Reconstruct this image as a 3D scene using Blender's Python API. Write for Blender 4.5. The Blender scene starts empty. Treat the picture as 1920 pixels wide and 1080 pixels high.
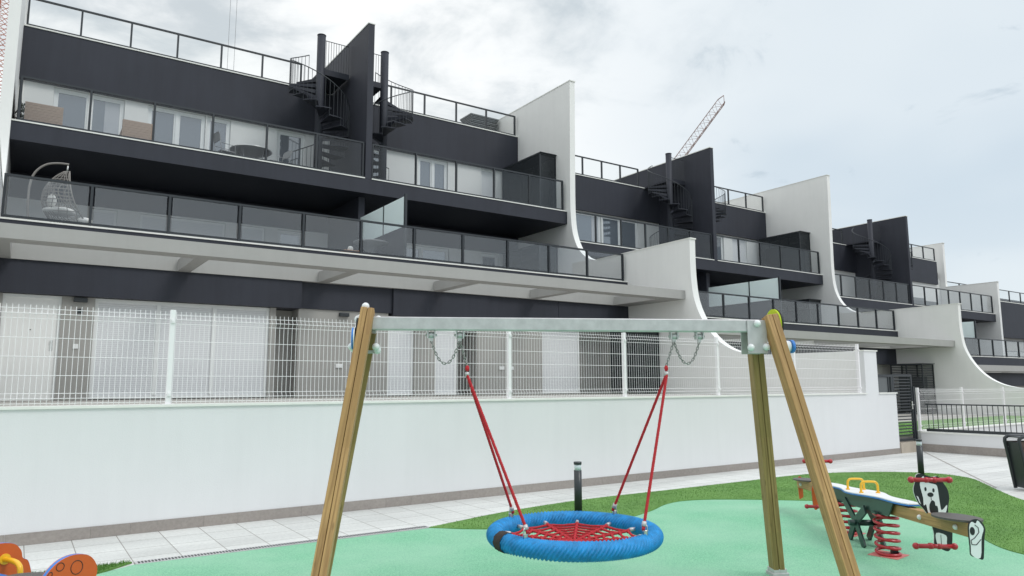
import bpy, math, random
from mathutils import Vector, Matrix
rnd = random.Random(7)
R = math.radians
S = bpy.context.scene
COL = S.collection

# ------------------------------------------------------------------ camera
yaw, pitch, roll = R(34.118), R(7.609), R(-0.1997)
fw = Vector((math.sin(yaw)*math.cos(pitch), math.cos(yaw)*math.cos(pitch), math.sin(pitch)))
r0 = Vector((math.cos(yaw), -math.sin(yaw), 0)); u0 = r0.cross(fw)
rr = r0*math.cos(roll)+u0*math.sin(roll); uu = -r0*math.sin(roll)+u0*math.cos(roll)
cam = bpy.data.objects.new('camera', bpy.data.cameras.new('camera')); COL.objects.link(cam)
cam.data.sensor_width = 36; cam.data.lens = 1357.85/1920*36; cam.data.clip_end = 2000; cam.data.clip_start = .05
cam.matrix_world = Matrix(((rr.x, uu.x, -fw.x, 0), (rr.y, uu.y, -fw.y, 0), (rr.z, uu.z, -fw.z, 1.7), (0, 0, 0, 1)))
S.camera = cam

# ------------------------------------------------------------------ world (overcast sky) and sun
SUN_EL, SUN_AZ = R(50), R(150)          # azimuth measured from +Y towards +X
W = bpy.data.worlds.new('World'); S.world = W; W.use_nodes = True
wt = W.node_tree; wt.nodes.clear()
def wn(t, **k):
    n = wt.nodes.new(t)
    for a, b in k.items(): setattr(n, a, b)
    return n
def lk(a, b): wt.links.new(a, b)
sky = wn('ShaderNodeTexSky', sky_type='NISHITA', sun_disc=False, sun_elevation=SUN_EL, sun_rotation=SUN_AZ)
tc = wn('ShaderNodeTexCoord'); sep = wn('ShaderNodeSeparateXYZ'); lk(tc.outputs['Generated'], sep.inputs[0])
def wm(op, a, b=None, c=None, clamp=False):
    n = wn('ShaderNodeMath', operation=op, use_clamp=clamp)
    for i, v in enumerate((a, b, c)):
        if v is None: continue
        if isinstance(v, (int, float)): n.inputs[i].default_value = v
        else: lk(v, n.inputs[i])
    return n.outputs[0]
zz = wm('MAXIMUM', sep.outputs[2], 0.0)
den = wm('ADD', zz, .22)
cx = wm('DIVIDE', sep.outputs[0], den); cy = wm('DIVIDE', sep.outputs[1], den)
cmb = wn('ShaderNodeCombineXYZ'); lk(cx, cmb.inputs[0]); lk(cy, cmb.inputs[1])
def wnoise(scale, detail, rough, off, dist=0.0):
    m = wn('ShaderNodeMapping'); m.inputs['Location'].default_value = off; lk(cmb.outputs[0], m.inputs[0])
    n = wn('ShaderNodeTexNoise'); n.inputs['Scale'].default_value = scale; n.inputs['Detail'].default_value = detail
    n.inputs['Roughness'].default_value = rough; n.inputs['Distortion'].default_value = dist
    lk(m.outputs[0], n.inputs['Vector']); return n.outputs[0]
def wramp(v, a, b, lo=0.0, hi=1.0):
    n = wn('ShaderNodeMapRange', interpolation_type='SMOOTHSTEP'); lk(v, n.inputs[0])
    for i, x in enumerate((a, b, lo, hi)): n.inputs[1+i].default_value = x
    return n.outputs[0]
def wmix(f, a, b):
    n = wn('ShaderNodeMix', data_type='RGBA')
    if isinstance(f, float): n.inputs[0].default_value = f
    else: lk(f, n.inputs[0])
    for i, v in ((6, a), (7, b)):
        if isinstance(v, tuple): n.inputs[i].default_value = v
        else: lk(v, n.inputs[i])
    return n.outputs[2]
grey = (.66, .765, .85, 1); white = (1.06, 1.08, 1.08, 1); dark = (.53, .62, .68, 1)
# brighter broken cloud towards the left (-X), smooth pale blue veil towards +X
left = wramp(wm('SUBTRACT', cy, wm('MULTIPLY', cx, 1.05)), -.62, .58)
n1 = wnoise(1.7, 7, .55, (3.1, 1.7, 0), .35); n2 = wnoise(4.2, 6, .6, (8.0, 2.0, 0), .4); n3 = wnoise(.9, 3, .5, (1.3, 5.2, 0))
veil = wmix(wramp(n3, .34, .62), grey, (.81, .885, .935, 1))
veil = wmix(wramp(wm('ADD', wm('MULTIPLY', n2, .6), wm('MULTIPLY', n1, .4)), .565, .64, 0, .55), veil, (.52, .62, .70, 1))
broken = wmix(wramp(wm('ADD', wm('MULTIPLY', n2, .45), wm('MULTIPLY', n1, .55)), .46, .64), white, (.64, .70, .735, 1))
cl = wmix(left, veil, broken)
hz = wramp(sep.outputs[2], .0, .25)
cl = wmix(hz, (.80, .88, .93, 1), cl)
# zenith / behind the camera is the bright part of the overcast deck
zb = wramp(sep.outputs[2], .55, .95, 1.0, 1.75)
vm = wn('ShaderNodeVectorMath', operation='SCALE'); lk(cl, vm.inputs[0]); lk(zb, vm.inputs[3])
bg1 = wn('ShaderNodeBackground'); lk(sky.outputs[0], bg1.inputs[0]); bg1.inputs[1].default_value = .08
bg2 = wn('ShaderNodeBackground'); lk(vm.outputs[0], bg2.inputs[0]); bg2.inputs[1].default_value = 1.0
ms = wn('ShaderNodeMixShader'); ms.inputs[0].default_value = .92; lk(bg1.outputs[0], ms.inputs[1]); lk(bg2.outputs[0], ms.inputs[2])
wo = wn('ShaderNodeOutputWorld'); lk(ms.outputs[0], wo.inputs[0])
sun = bpy.data.objects.new('sun', bpy.data.lights.new('sun', 'SUN')); COL.objects.link(sun)
sun.data.energy = 1.15; sun.data.angle = R(22); sun.data.color = (1, .97, .93)
sd = Vector((math.sin(SUN_AZ)*math.cos(SUN_EL), math.cos(SUN_AZ)*math.cos(SUN_EL), math.sin(SUN_EL)))
sun.rotation_euler = sd.to_track_quat('Z', 'Y').to_euler()
vs = S.view_settings; vs.view_transform = 'Standard'; vs.look = 'None'; vs.exposure = .03; vs.gamma = 1
S.render.engine = 'CYCLES'; S.cycles.max_bounces = 8; S.cycles.transparent_max_bounces = 24

# ------------------------------------------------------------------ materials
M = {}
def mat(name, col, rough=.7, metal=0.0, noise=0.0, nscale=3.0, bump=0.0, bscale=60.0, spec=.5, stain=None, coat=0.0, streak=0.0):
    m = bpy.data.materials.new(name); m.use_nodes = True; nt = m.node_tree
    b = nt.nodes['Principled BSDF']; b.inputs['Roughness'].default_value = rough; b.inputs['Metallic'].default_value = metal
    b.inputs['Specular IOR Level'].default_value = spec; b.inputs['Coat Weight'].default_value = coat
    b.inputs['Base Color'].default_value = (*col, 1)
    t = nt.nodes.new('ShaderNodeTexCoord')
    if noise or stain:
        n = nt.nodes.new('ShaderNodeTexNoise'); n.inputs['Scale'].default_value = nscale; n.inputs['Detail'].default_value = 6
        n.inputs['Roughness'].default_value = .6; nt.links.new(t.outputs['Object'], n.inputs['Vector'])
        mr = nt.nodes.new('ShaderNodeMapRange'); nt.links.new(n.outputs[0], mr.inputs[0])
        mr.inputs[1].default_value = .3; mr.inputs[2].default_value = .7
        mx = nt.nodes.new('ShaderNodeMix'); mx.data_type = 'RGBA'; nt.links.new(mr.outputs[0], mx.inputs[0])
        s2 = stain if stain else tuple(c*(1-noise) for c in col)
        mx.inputs[6].default_value = (*[min(1, c*(1+noise*.6)) for c in col], 1); mx.inputs[7].default_value = (*s2, 1)
        nt.links.new(mx.outputs[2], b.inputs['Base Color'])
    if streak:
        mp = nt.nodes.new('ShaderNodeMapping'); mp.inputs['Scale'].default_value = (2.6, 2.6, .22); nt.links.new(t.outputs['Object'], mp.inputs[0])
        n = nt.nodes.new('ShaderNodeTexNoise'); n.inputs['Scale'].default_value = 1.6; n.inputs['Detail'].default_value = 9; n.inputs['Roughness'].default_value = .68; nt.links.new(mp.outputs[0], n.inputs['Vector'])
        mr = nt.nodes.new('ShaderNodeMapRange'); nt.links.new(n.outputs[0], mr.inputs[0]); mr.inputs[1].default_value = .42; mr.inputs[2].default_value = .68; mr.inputs[3].default_value = 1; mr.inputs[4].default_value = 1-streak
        mu = nt.nodes.new('ShaderNodeVectorMath'); mu.operation = 'SCALE'; src = b.inputs['Base Color'].links[0].from_socket
        nt.links.new(src, mu.inputs[0]); nt.links.new(mr.outputs[0], mu.inputs[3]); nt.links.new(mu.outputs[0], b.inputs['Base Color'])
    if bump:
        n = nt.nodes.new('ShaderNodeTexNoise'); n.inputs['Scale'].default_value = bscale; n.inputs['Detail'].default_value = 4
        nt.links.new(t.outputs['Object'], n.inputs['Vector'])
        bp = nt.nodes.new('ShaderNodeBump'); bp.inputs['Strength'].default_value = bump; bp.inputs['Distance'].default_value = .01
        nt.links.new(n.outputs[0], bp.inputs['Height']); nt.links.new(bp.outputs[0], b.inputs['Normal'])
    M[name] = m; return m
def nodes(m):
    nt = m.node_tree; return nt, nt.nodes['Principled BSDF']
mat('plaster', (.84, .84, .82), .85, noise=.035, nscale=.7, bump=.12, bscale=90, streak=.03)
mat('fence_wall_plaster', (.74, .74, .75), .85, noise=.03, nscale=.5, bump=.2, bscale=70, streak=.025)
mat('dark_plaster', (.034, .037, .050), .6, noise=.12, nscale=.6, bump=.2, bscale=120, spec=.35, streak=.14)
mat('beige_plaster', (.39, .385, .37), .85, noise=.05, nscale=.9, bump=.15, bscale=80, streak=.04)
mat('taupe_plaster', (.36, .35, .33), .8, noise=.05, nscale=.8, bump=.1, bscale=80)
mat('light_grey_plaster', (.74, .74, .72), .85, noise=.04, nscale=.8, bump=.1, bscale=80)
mat('coping', (.80, .80, .76), .6, noise=.06, nscale=4)
mat('dark_metal', (.026, .031, .036), .38, spec=.5)
mat('railing_metal', (.026, .031, .037), .4, spec=.5)
mat('white_pvc', (.78, .79, .78), .35)
mat('white_wire', (.87, .85, .86), .4)
mat('galvanised', (.56, .54, .55), .45, .45, noise=.13, nscale=12, bump=.05, bscale=40)
mat('steel', (.62, .62, .60), .28, .9)
mat('chain_steel', (.30, .30, .29), .45, .7)
mat('red_rope', (.50, .018, .028), .75, noise=.25, nscale=60, bump=.3, bscale=300)
mat('brown_band', (.045, .035, .032), .8, noise=.3, nscale=40)
mat('red_paint', (.42, .012, .022), .3, coat=.4)
mat('green_paint', (.008, .035, .030), .4, coat=.2, noise=.2, nscale=5)
mat('yellow_plastic', (.85, .46, .015), .35, coat=.3)
mat('orange_panel', (.60, .105, .018), .5, noise=.04, nscale=30)
mat('blue_panel', (.035, .20, .60), .45)
mat('white_panel', (.80, .81, .82), .4)
mat('black_panel', (.014, .015, .018), .45)
mat('lime_panel', (.48, .60, .01), .45)
mat('white_cap', (.78, .79, .80), .3, coat=.3)
mat('seat_board', (.10, .088, .082), .55, noise=.2, nscale=30)
mat('pad_plate', (.62, .20, .18), .6, noise=.15, nscale=8)
mat('step_stone', (.46, .40, .33), .7, noise=.12, nscale=5)
mat('wicker', (.42, .32, .26), .7, noise=.15, nscale=25, bump=.3, bscale=90)
mat('egg_wicker', (.20, .185, .17), .6, noise=.2, nscale=50)
mat('cushion', (.74, .73, .70), .9, noise=.08, nscale=12)
mat('furniture_grey', (.22, .225, .23), .5)
mat('crane_orange', (.42, .13, .06), .5, noise=.15, nscale=1)
mat('crane_red', (.27, .17, .15), .6, noise=.2, nscale=1)
mat('louver_grey', (.12, .13, .135), .5)
mat('leaf', (.035, .06, .03), .6, noise=.4, nscale=20)
mat('terracotta', (.40, .20, .10), .8)
mat('curtain', (.55, .57, .60), .9)
mat('lamp_glass', (.62, .68, .72), .25)
mat('terrace_floor', (.42, .40, .37), .8, noise=.08, nscale=2)
mat('bin_wood', (.085, .055, .042), .55, noise=.3, nscale=12)
mat('earth', (.33, .31, .28), .9, noise=.15, nscale=.3)
# shutters: horizontal slats
m = mat('shutter', (.60, .62, .63), .5); nt, b = nodes(m)
t = nt.nodes.new('ShaderNodeTexCoord'); sp = nt.nodes.new('ShaderNodeSeparateXYZ'); nt.links.new(t.outputs['Object'], sp.inputs[0])
f = nt.nodes.new('ShaderNodeMath'); f.operation = 'MULTIPLY'; f.inputs[1].default_value = 1/.045; nt.links.new(sp.outputs[2], f.inputs[0])
g = nt.nodes.new('ShaderNodeMath'); g.operation = 'FRACT'; nt.links.new(f.outputs[0], g.inputs[0])
h = nt.nodes.new('ShaderNodeMath'); h.operation = 'PINGPONG'; h.inputs[1].default_value = .5; nt.links.new(g.outputs[0], h.inputs[0])
bp = nt.nodes.new('ShaderNodeBump'); bp.inputs['Strength'].default_value = .25; bp.inputs['Distance'].default_value = .01
nt.links.new(h.outputs[0], bp.inputs['Height']); nt.links.new(bp.outputs[0], b.inputs['Normal'])
mm = nt.nodes.new('ShaderNodeMapRange'); nt.links.new(h.outputs[0], mm.inputs[0]); mm.inputs[1].default_value = 0; mm.inputs[2].default_value = .12
mx = nt.nodes.new('ShaderNodeMix'); mx.data_type = 'RGBA'; nt.links.new(mm.outputs[0], mx.inputs[0])
mx.inputs[6].default_value = (.50, .51, .52, 1); mx.inputs[7].default_value = (.72, .73, .74, 1); nt.links.new(mx.outputs[2], b.inputs['Base Color'])
# glass
def glass(name, tint, refl=1.0, rough=0.0):
    m = bpy.data.materials.new(name); m.use_nodes = True; nt = m.node_tree; nt.nodes.clear()
    tr = nt.nodes.new('ShaderNodeBsdfTransparent'); tr.inputs[0].default_value = (*tint, 1)
    gl = nt.nodes.new('ShaderNodeBsdfGlossy'); gl.inputs['Roughness'].default_value = rough
    fr = nt.nodes.new('ShaderNodeLayerWeight'); fr.inputs[0].default_value = .5
    pw = nt.nodes.new('ShaderNodeMath'); pw.operation = 'POWER'; pw.inputs[1].default_value = 5; nt.links.new(fr.outputs['Facing'], pw.inputs[0])
    mu = nt.nodes.new('ShaderNodeMath'); mu.operation = 'MULTIPLY_ADD'; mu.inputs[1].default_value = .9; mu.inputs[2].default_value = .042*refl; mu.use_clamp = True; nt.links.new(pw.outputs[0], mu.inputs[0])
    mi = nt.nodes.new('ShaderNodeMixShader'); nt.links.new(mu.outputs[0], mi.inputs[0]); nt.links.new(tr.outputs[0], mi.inputs[1]); nt.links.new(gl.outputs[0], mi.inputs[2])
    o = nt.nodes.new('ShaderNodeOutputMaterial'); nt.links.new(mi.outputs[0], o.inputs[0]); M[name] = m
glass('glass_clear', (.985, .99, .988), .5)
glass('glass_smoke', (.955, .965, .97), .75)
glass('glass_smoke_dark', (.94, .95, .955), 2.3)
m = mat('frosted', (.86, .93, .92), .5); nt, b = nodes(m)
tl0 = nt.nodes.new('ShaderNodeBsdfTranslucent'); tl0.inputs[0].default_value = (.90, .97, .96, 1); mi0 = nt.nodes.new('ShaderNodeMixShader'); mi0.inputs[0].default_value = .5
nt.links.new(b.outputs[0], mi0.inputs[1]); nt.links.new(tl0.outputs[0], mi0.inputs[2]); nt.links.new(mi0.outputs[0], nt.nodes['Material Output'].inputs[0])
# window glass: dark room behind a reflecting pane
mat('window_glass', (.09, .11, .135), .04, spec=1.0); nt, b = nodes(M['window_glass']); b.inputs['IOR'].default_value = 1.9
# wood (lengthwise grain along local Z)
def wood(name, c1, c2, c3):
    m = mat(name, c1, .6); nt, b = nodes(m); t = nt.nodes.new('ShaderNodeTexCoord')
    mp = nt.nodes.new('ShaderNodeMapping'); mp.inputs['Scale'].default_value = (1, 1, .045); nt.links.new(t.outputs['Object'], mp.inputs[0])
    n = nt.nodes.new('ShaderNodeTexNoise'); n.inputs['Scale'].default_value = 34; n.inputs['Detail'].default_value = 7; n.inputs['Distortion'].default_value = 1.2
    nt.links.new(mp.outputs[0], n.inputs['Vector'])
    cr = nt.nodes.new('ShaderNodeValToRGB'); e = cr.color_ramp.elements; e[0].position = .36; e[0].color = (*c2, 1); e[1].position = .62; e[1].color = (*c1, 1)
    nt.links.new(n.outputs[0], cr.inputs[0])
    # finger-jointed boards: tone steps along the length, different for each lamella
    sp = nt.nodes.new('ShaderNodeSeparateXYZ'); nt.links.new(t.outputs['Object'], sp.inputs[0])
    def mth(op, a, v=None, bb=None):
        k = nt.nodes.new('ShaderNodeMath'); k.operation = op; nt.links.new(a, k.inputs[0])
        if v is not None: k.inputs[1].default_value = v
        if bb is not None: nt.links.new(bb, k.inputs[1])
        return k.outputs[0]
    fl = mth('FLOOR', mth('MULTIPLY', sp.outputs[2], 2.3)); sg = mth('FLOOR', mth('MULTIPLY', sp.outputs[0], 18)); sy = mth('FLOOR', mth('MULTIPLY', sp.outputs[1], 18))
    ad = mth('ADD', fl, None, mth('MULTIPLY', sg, 7.3)); ad = mth('ADD', ad, None, mth('MULTIPLY', sy, 3.7))
    wnz = nt.nodes.new('ShaderNodeTexWhiteNoise'); wnz.noise_dimensions = '1D'; nt.links.new(ad, wnz.inputs['W'])
    n2 = nt.nodes.new('ShaderNodeTexNoise'); n2.inputs['Scale'].default_value = 2.2; nt.links.new(t.outputs['Object'], n2.inputs['Vector'])
    f = mth('MULTIPLY', wnz.outputs[0], .6); f = mth('ADD', f, None, mth('MULTIPLY', n2.outputs[0], .35))
    mx = nt.nodes.new('ShaderNodeMix'); mx.data_type = 'RGBA'; nt.links.new(f, mx.inputs[0]); nt.links.new(cr.outputs[0], mx.inputs[6]); mx.inputs[7].default_value = (*c3, 1)
    # knots
    v = nt.nodes.new('ShaderNodeTexVoronoi'); v.inputs['Scale'].default_value = 1; mp2 = nt.nodes.new('ShaderNodeMapping'); mp2.inputs['Scale'].default_value = (9, 9, 3)
    nt.links.new(t.outputs['Object'], mp2.inputs[0]); nt.links.new(mp2.outputs[0], v.inputs['Vector'])
    kr = nt.nodes.new('ShaderNodeMapRange'); nt.links.new(v.outputs['Distance'], kr.inputs[0]); kr.inputs[1].default_value = .05; kr.inputs[2].default_value = .12; kr.inputs[3].default_value = .55; kr.inputs[4].default_value = 0
    m3 = nt.nodes.new('ShaderNodeMix'); m3.data_type = 'RGBA'; nt.links.new(kr.outputs[0], m3.inputs[0]); nt.links.new(mx.outputs[2], m3.inputs[6]); m3.inputs[7].default_value = (.10, .055, .02, 1)
    nt.links.new(m3.outputs[2], b.inputs['Base Color'])
    bp = nt.nodes.new('ShaderNodeBump'); bp.inputs['Strength'].default_value = .25; bp.inputs['Distance'].default_value = .004
    nt.links.new(n.outputs[0], bp.inputs['Height']); nt.links.new(bp.outputs[0], b.inputs['Normal'])
wood('wood', (.56, .335, .14), (.26, .135, .05), (.34, .20, .07))
wood('wood_green', (.42, .275, .11), (.20, .12, .04), (.24, .17, .055))
# blue rope on the nest ring
mat('blue_rope', (.004, .26, .62), .45, noise=.35, nscale=14, bump=.3, bscale=260)
# EPDM rubber
m = mat('epdm', (.17, .47, .30), .9, bump=.5, bscale=260); nt, b = nodes(m); t = nt.nodes.new('ShaderNodeTexCoord')
v = nt.nodes.new('ShaderNodeTexNoise'); v.inputs['Scale'].default_value = 75; v.inputs['Detail'].default_value = 4; v.inputs['Roughness'].default_value = .75; nt.links.new(t.outputs['Object'], v.inputs['Vector'])
v2 = nt.nodes.new('ShaderNodeTexNoise'); v2.inputs['Scale'].default_value = 1.1; v2.inputs['Detail'].default_value = 7; nt.links.new(t.outputs['Object'], v2.inputs['Vector'])
cr = nt.nodes.new('ShaderNodeValToRGB'); e = cr.color_ramp.elements; e[0].position = .34; e[0].color = (.10, .32, .20, 1); e[1].position = .60; e[1].color = (.255, .57, .355, 1)
nt.links.new(v.outputs[0], cr.inputs[0])
mx = nt.nodes.new('ShaderNodeMix'); mx.data_type = 'RGBA'; mr = nt.nodes.new('ShaderNodeMapRange'); nt.links.new(v2.outputs[0], mr.inputs[0]); mr.inputs[1].default_value = .35; mr.inputs[2].default_value = .72; mr.inputs[4].default_value = .6
nt.links.new(mr.outputs[0], mx.inputs[0]); nt.links.new(cr.outputs[0], mx.inputs[6]); mx.inputs[7].default_value = (.33, .56, .41, 1); nt.links.new(mx.outputs[2], b.inputs['Base Color'])
# turf
def turfmat(name, c1, c2, c3):
    m = mat(name, c1, .75, bump=.9, bscale=150); nt, b = nodes(m); t = nt.nodes.new('ShaderNodeTexCoord')
    v = nt.nodes.new('ShaderNodeTexNoise'); v.inputs['Scale'].default_value = 85; v.inputs['Detail'].default_value = 3; nt.links.new(t.outputs['Object'], v.inputs['Vector'])
    v2 = nt.nodes.new('ShaderNodeTexNoise'); v2.inputs['Scale'].default_value = 1.6; v2.inputs['Detail'].default_value = 5; nt.links.new(t.outputs['Object'], v2.inputs['Vector'])
    ad = nt.nodes.new('ShaderNodeMath'); ad.operation = 'MULTIPLY_ADD'; nt.links.new(v2.outputs[0], ad.inputs[0]); ad.inputs[1].default_value = .55; nt.links.new(v.outputs[0], ad.inputs[2])
    cr = nt.nodes.new('ShaderNodeValToRGB'); e = cr.color_ramp.elements; e[0].position = .6; e[0].color = (*c2, 1); e[1].position = .95; e[1].color = (*c3, 1)
    k = cr.color_ramp.elements.new(.78); k.color = (*c1, 1)
    nt.links.new(ad.outputs[0], cr.inputs[0]); nt.links.new(cr.outputs[0], b.inputs['Base Color'])
turfmat('turf', (.115, .265, .045), (.08, .20, .03), (.16, .32, .07))
# tiles: custom grid with thin joints
def tilemat(name, sx, sy, col, joint, jw, var=.05, streak=0.0, offx=0, offy=0, rough=.5):
    m = mat(name, col, rough); nt, b = nodes(m); t = nt.nodes.new('ShaderNodeTexCoord')
    mp = nt.nodes.new('ShaderNodeMapping'); mp.inputs['Location'].default_value = (-offx, -offy, 0); nt.links.new(t.outputs['Object'], mp.inputs[0])
    br = nt.nodes.new('ShaderNodeTexBrick'); br.offset = 0; br.squash = 1; nt.links.new(mp.outputs[0], br.inputs['Vector'])
    br.inputs['Scale'].default_value = 1; br.inputs['Brick Width'].default_value = sx; br.inputs['Row Height'].default_value = sy
    br.inputs['Mortar Size'].default_value = jw; br.inputs['Mortar Smooth'].default_value = .1; br.inputs['Bias'].default_value = 0
    br.inputs['Color1'].default_value = (*[c*(1+var) for c in col], 1); br.inputs['Color2'].default_value = (*[c*(1-var) for c in col], 1); br.inputs['Mortar'].default_value = (*joint, 1)
    n = nt.nodes.new('ShaderNodeTexNoise'); n.inputs['Scale'].default_value = 26; n.inputs['Detail'].default_value = 8; n.inputs['Roughness'].default_value = .7; nt.links.new(t.outputs['Object'], n.inputs['Vector'])
    mr = nt.nodes.new('ShaderNodeMapRange'); nt.links.new(n.outputs[0], mr.inputs[0]); mr.inputs[1].default_value = .3; mr.inputs[2].default_value = .7; mr.inputs[3].default_value = .84; mr.inputs[4].default_value = 1.1
    mu = nt.nodes.new('ShaderNodeVectorMath'); mu.operation = 'SCALE'; nt.links.new(br.outputs['Color'], mu.inputs[0]); nt.links.new(mr.outputs[0], mu.inputs[3])
    n2 = nt.nodes.new('ShaderNodeTexNoise'); n2.inputs['Scale'].default_value = .9; n2.inputs['Detail'].default_value = 5; mp3 = nt.nodes.new('ShaderNodeMapping'); mp3.inputs['Scale'].default_value = (.35, 1.6, 1)
    nt.links.new(t.outputs['Object'], mp3.inputs[0]); nt.links.new(mp3.outputs[0], n2.inputs['Vector'])
    mr2 = nt.nodes.new('ShaderNodeMapRange'); nt.links.new(n2.outputs[0], mr2.inputs[0]); mr2.inputs[1].default_value = .38; mr2.inputs[2].default_value = .62; mr2.inputs[3].default_value = 1-streak; mr2.inputs[4].default_value = 1+streak*.4
    mu2 = nt.nodes.new('ShaderNodeVectorMath'); mu2.operation = 'SCALE'; nt.links.new(mu.outputs[0], mu2.inputs[0]); nt.links.new(mr2.outputs[0], mu2.inputs[3])
    nt.links.new(mu2.outputs[0], b.inputs['Base Color'])
tilemat('paving', .44, .44, (.64, .64, .62), (.27, .25, .23), .005, .05, .12, offx=.18, offy=.0, rough=.55)
tilemat('plinth_tile', 1.2, 4, (.33, .295, .27), (.26, .235, .215), .004, .05, .12, rough=.5)

# ------------------------------------------------------------------ mesh builder
class MB:
    def __init__(s): s.v = []; s.f = []; s.sm = []; s.mi = []; s.cur = 0
    def add(s, vs_, fs, smooth=False):
        o = len(s.v); s.v += [tuple(v) for v in vs_]
        for f in fs: s.f.append([i+o for i in f]); s.sm.append(smooth); s.mi.append(s.cur)
        return s
    def box(s, x0, x1, y0, y1, z0, z1):
        x0, x1 = min(x0, x1), max(x0, x1); y0, y1 = min(y0, y1), max(y0, y1); z0, z1 = min(z0, z1), max(z0, z1)
        return s.add([(x0,y0,z0),(x1,y0,z0),(x1,y1,z0),(x0,y1,z0),(x0,y0,z1),(x1,y0,z1),(x1,y1,z1),(x0,y1,z1)],
            [(0,3,2,1),(4,5,6,7),(0,1,5,4),(1,2,6,5),(2,3,7,6),(3,0,4,7)])
    def obox(s, c, ax, ay, az):          # centre and half-axis vectors
        c, ax, ay, az = map(Vector, (c, ax, ay, az)); vs_ = []
        for k in (-1, 1):
            for i, j in ((-1,-1),(1,-1),(1,1),(-1,1)): vs_.append(c+ax*i+ay*j+az*k)
        return s.add(vs_, [(0,3,2,1),(4,5,6,7),(0,1,5,4),(1,2,6,5),(2,3,7,6),(3,0,4,7)])
    def prism(s, pts, d):                # polygon pts (3D) extruded by vector d
        d = Vector(d); n = len(pts); p = [Vector(q) for q in pts]
        nn = sum(((p[i]).cross(p[(i+1) % n]) for i in range(n)), Vector()); flip = nn.dot(d) > 0
        a = list(range(n)); bt = [i+n for i in range(n)]
        fs = [a[::-1] if flip else a, bt if flip else bt[::-1]]
        for i in range(n):
            j = (i+1) % n; q = (i, j, j+n, i+n); fs.append(q if flip else q[::-1])
        return s.add(p+[q+d for q in p], fs)
    def tube(s, pts, r, seg=8, closed=False, caps=True, smooth=True):
        P = [Vector(p) for p in pts]; n = len(P); rad = r if isinstance(r, (list, tuple)) else [r]*n
        vs_ = []; ref = None
        for i in range(n):
            a = P[(i-1) % n] if (closed or i > 0) else P[i]; b = P[(i+1) % n] if (closed or i < n-1) else P[i]
            t = (b-a).normalized()
            if ref is None:
                ref = Vector((0,0,1)) if abs(t.z) < .9 else Vector((1,0,0))
            u = (ref-t*ref.dot(t)).normalized(); w = t.cross(u); ref = u
            for k in range(seg):
                an = 2*math.pi*k/seg; vs_.append(P[i]+(u*math.cos(an)+w*math.sin(an))*rad[i])
        fs = []
        for i in range(n if closed else n-1):
            j = (i+1) % n
            for k in range(seg):
                l = (k+1) % seg; fs.append((i*seg+k, i*seg+l, j*seg+l, j*seg+k))
        s.add(vs_, fs, smooth)
        if caps and not closed:
            o = len(s.v)-len(vs_)
            s.f.append([o+k for k in range(seg)][::-1]); s.sm.append(False); s.mi.append(s.cur)
            s.f.append([o+(n-1)*seg+k for k in range(seg)]); s.sm.append(False); s.mi.append(s.cur)
        return s
    def cyl(s, a, b, r, seg=16, r2=None): return s.tube([a, b], [r, r2 if r2 is not None else r], seg)
    def ball(s, c, r, seg=14, rings=8, sc=(1,1,1)):
        c = Vector(c); vs_ = []; fs = []
        for i in range(1, rings):
            th = math.pi*i/rings
            for k in range(seg):
                ph = 2*math.pi*k/seg; vs_.append(c+Vector((math.sin(th)*math.cos(ph)*sc[0], math.sin(th)*math.sin(ph)*sc[1], math.cos(th)*sc[2]))*r)
        n = len(vs_); vs_ += [c+Vector((0,0,r*sc[2])), c-Vector((0,0,r*sc[2]))]
        for i in range(rings-2):
            for k in range(seg):
                l = (k+1) % seg; fs.append((i*seg+k, (i+1)*seg+k, (i+1)*seg+l, i*seg+l))
        for k in range(seg):
            l = (k+1) % seg; fs.append((n, k, l)); fs.append((n+1, (rings-2)*seg+l, (rings-2)*seg+k))
        return s.add(vs_, fs, True)
    def build(s, name, mt, parent=None, bevel=0, matrix=None):
        me = bpy.data.meshes.new(name)
        off = parent.matrix_world.translation.copy() if (parent and matrix is None) else Vector()
        me.from_pydata([(v[0]-off.x, v[1]-off.y, v[2]-off.z) for v in s.v], [], s.f)
        me.polygons.foreach_set('use_smooth', s.sm); me.polygons.foreach_set('material_index', s.mi)
        for q in (mt if isinstance(mt, (list, tuple)) else [mt]): me.materials.append(M[q])
        me.update(); o = bpy.data.objects.new(name, me); COL.objects.link(o)
        if matrix is not None: o.matrix_world = matrix
        if parent:
            o.parent = parent
            if matrix is None: o['_w'] = 1
            else: o.matrix_parent_inverse = Matrix(); o.matrix_local = parent.matrix_world.inverted() @ matrix
        if bevel:
            bv = o.modifiers.new('bevel', 'BEVEL'); bv.width = bevel; bv.segments = 2; bv.limit_method = 'ANGLE'
        return o
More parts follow.
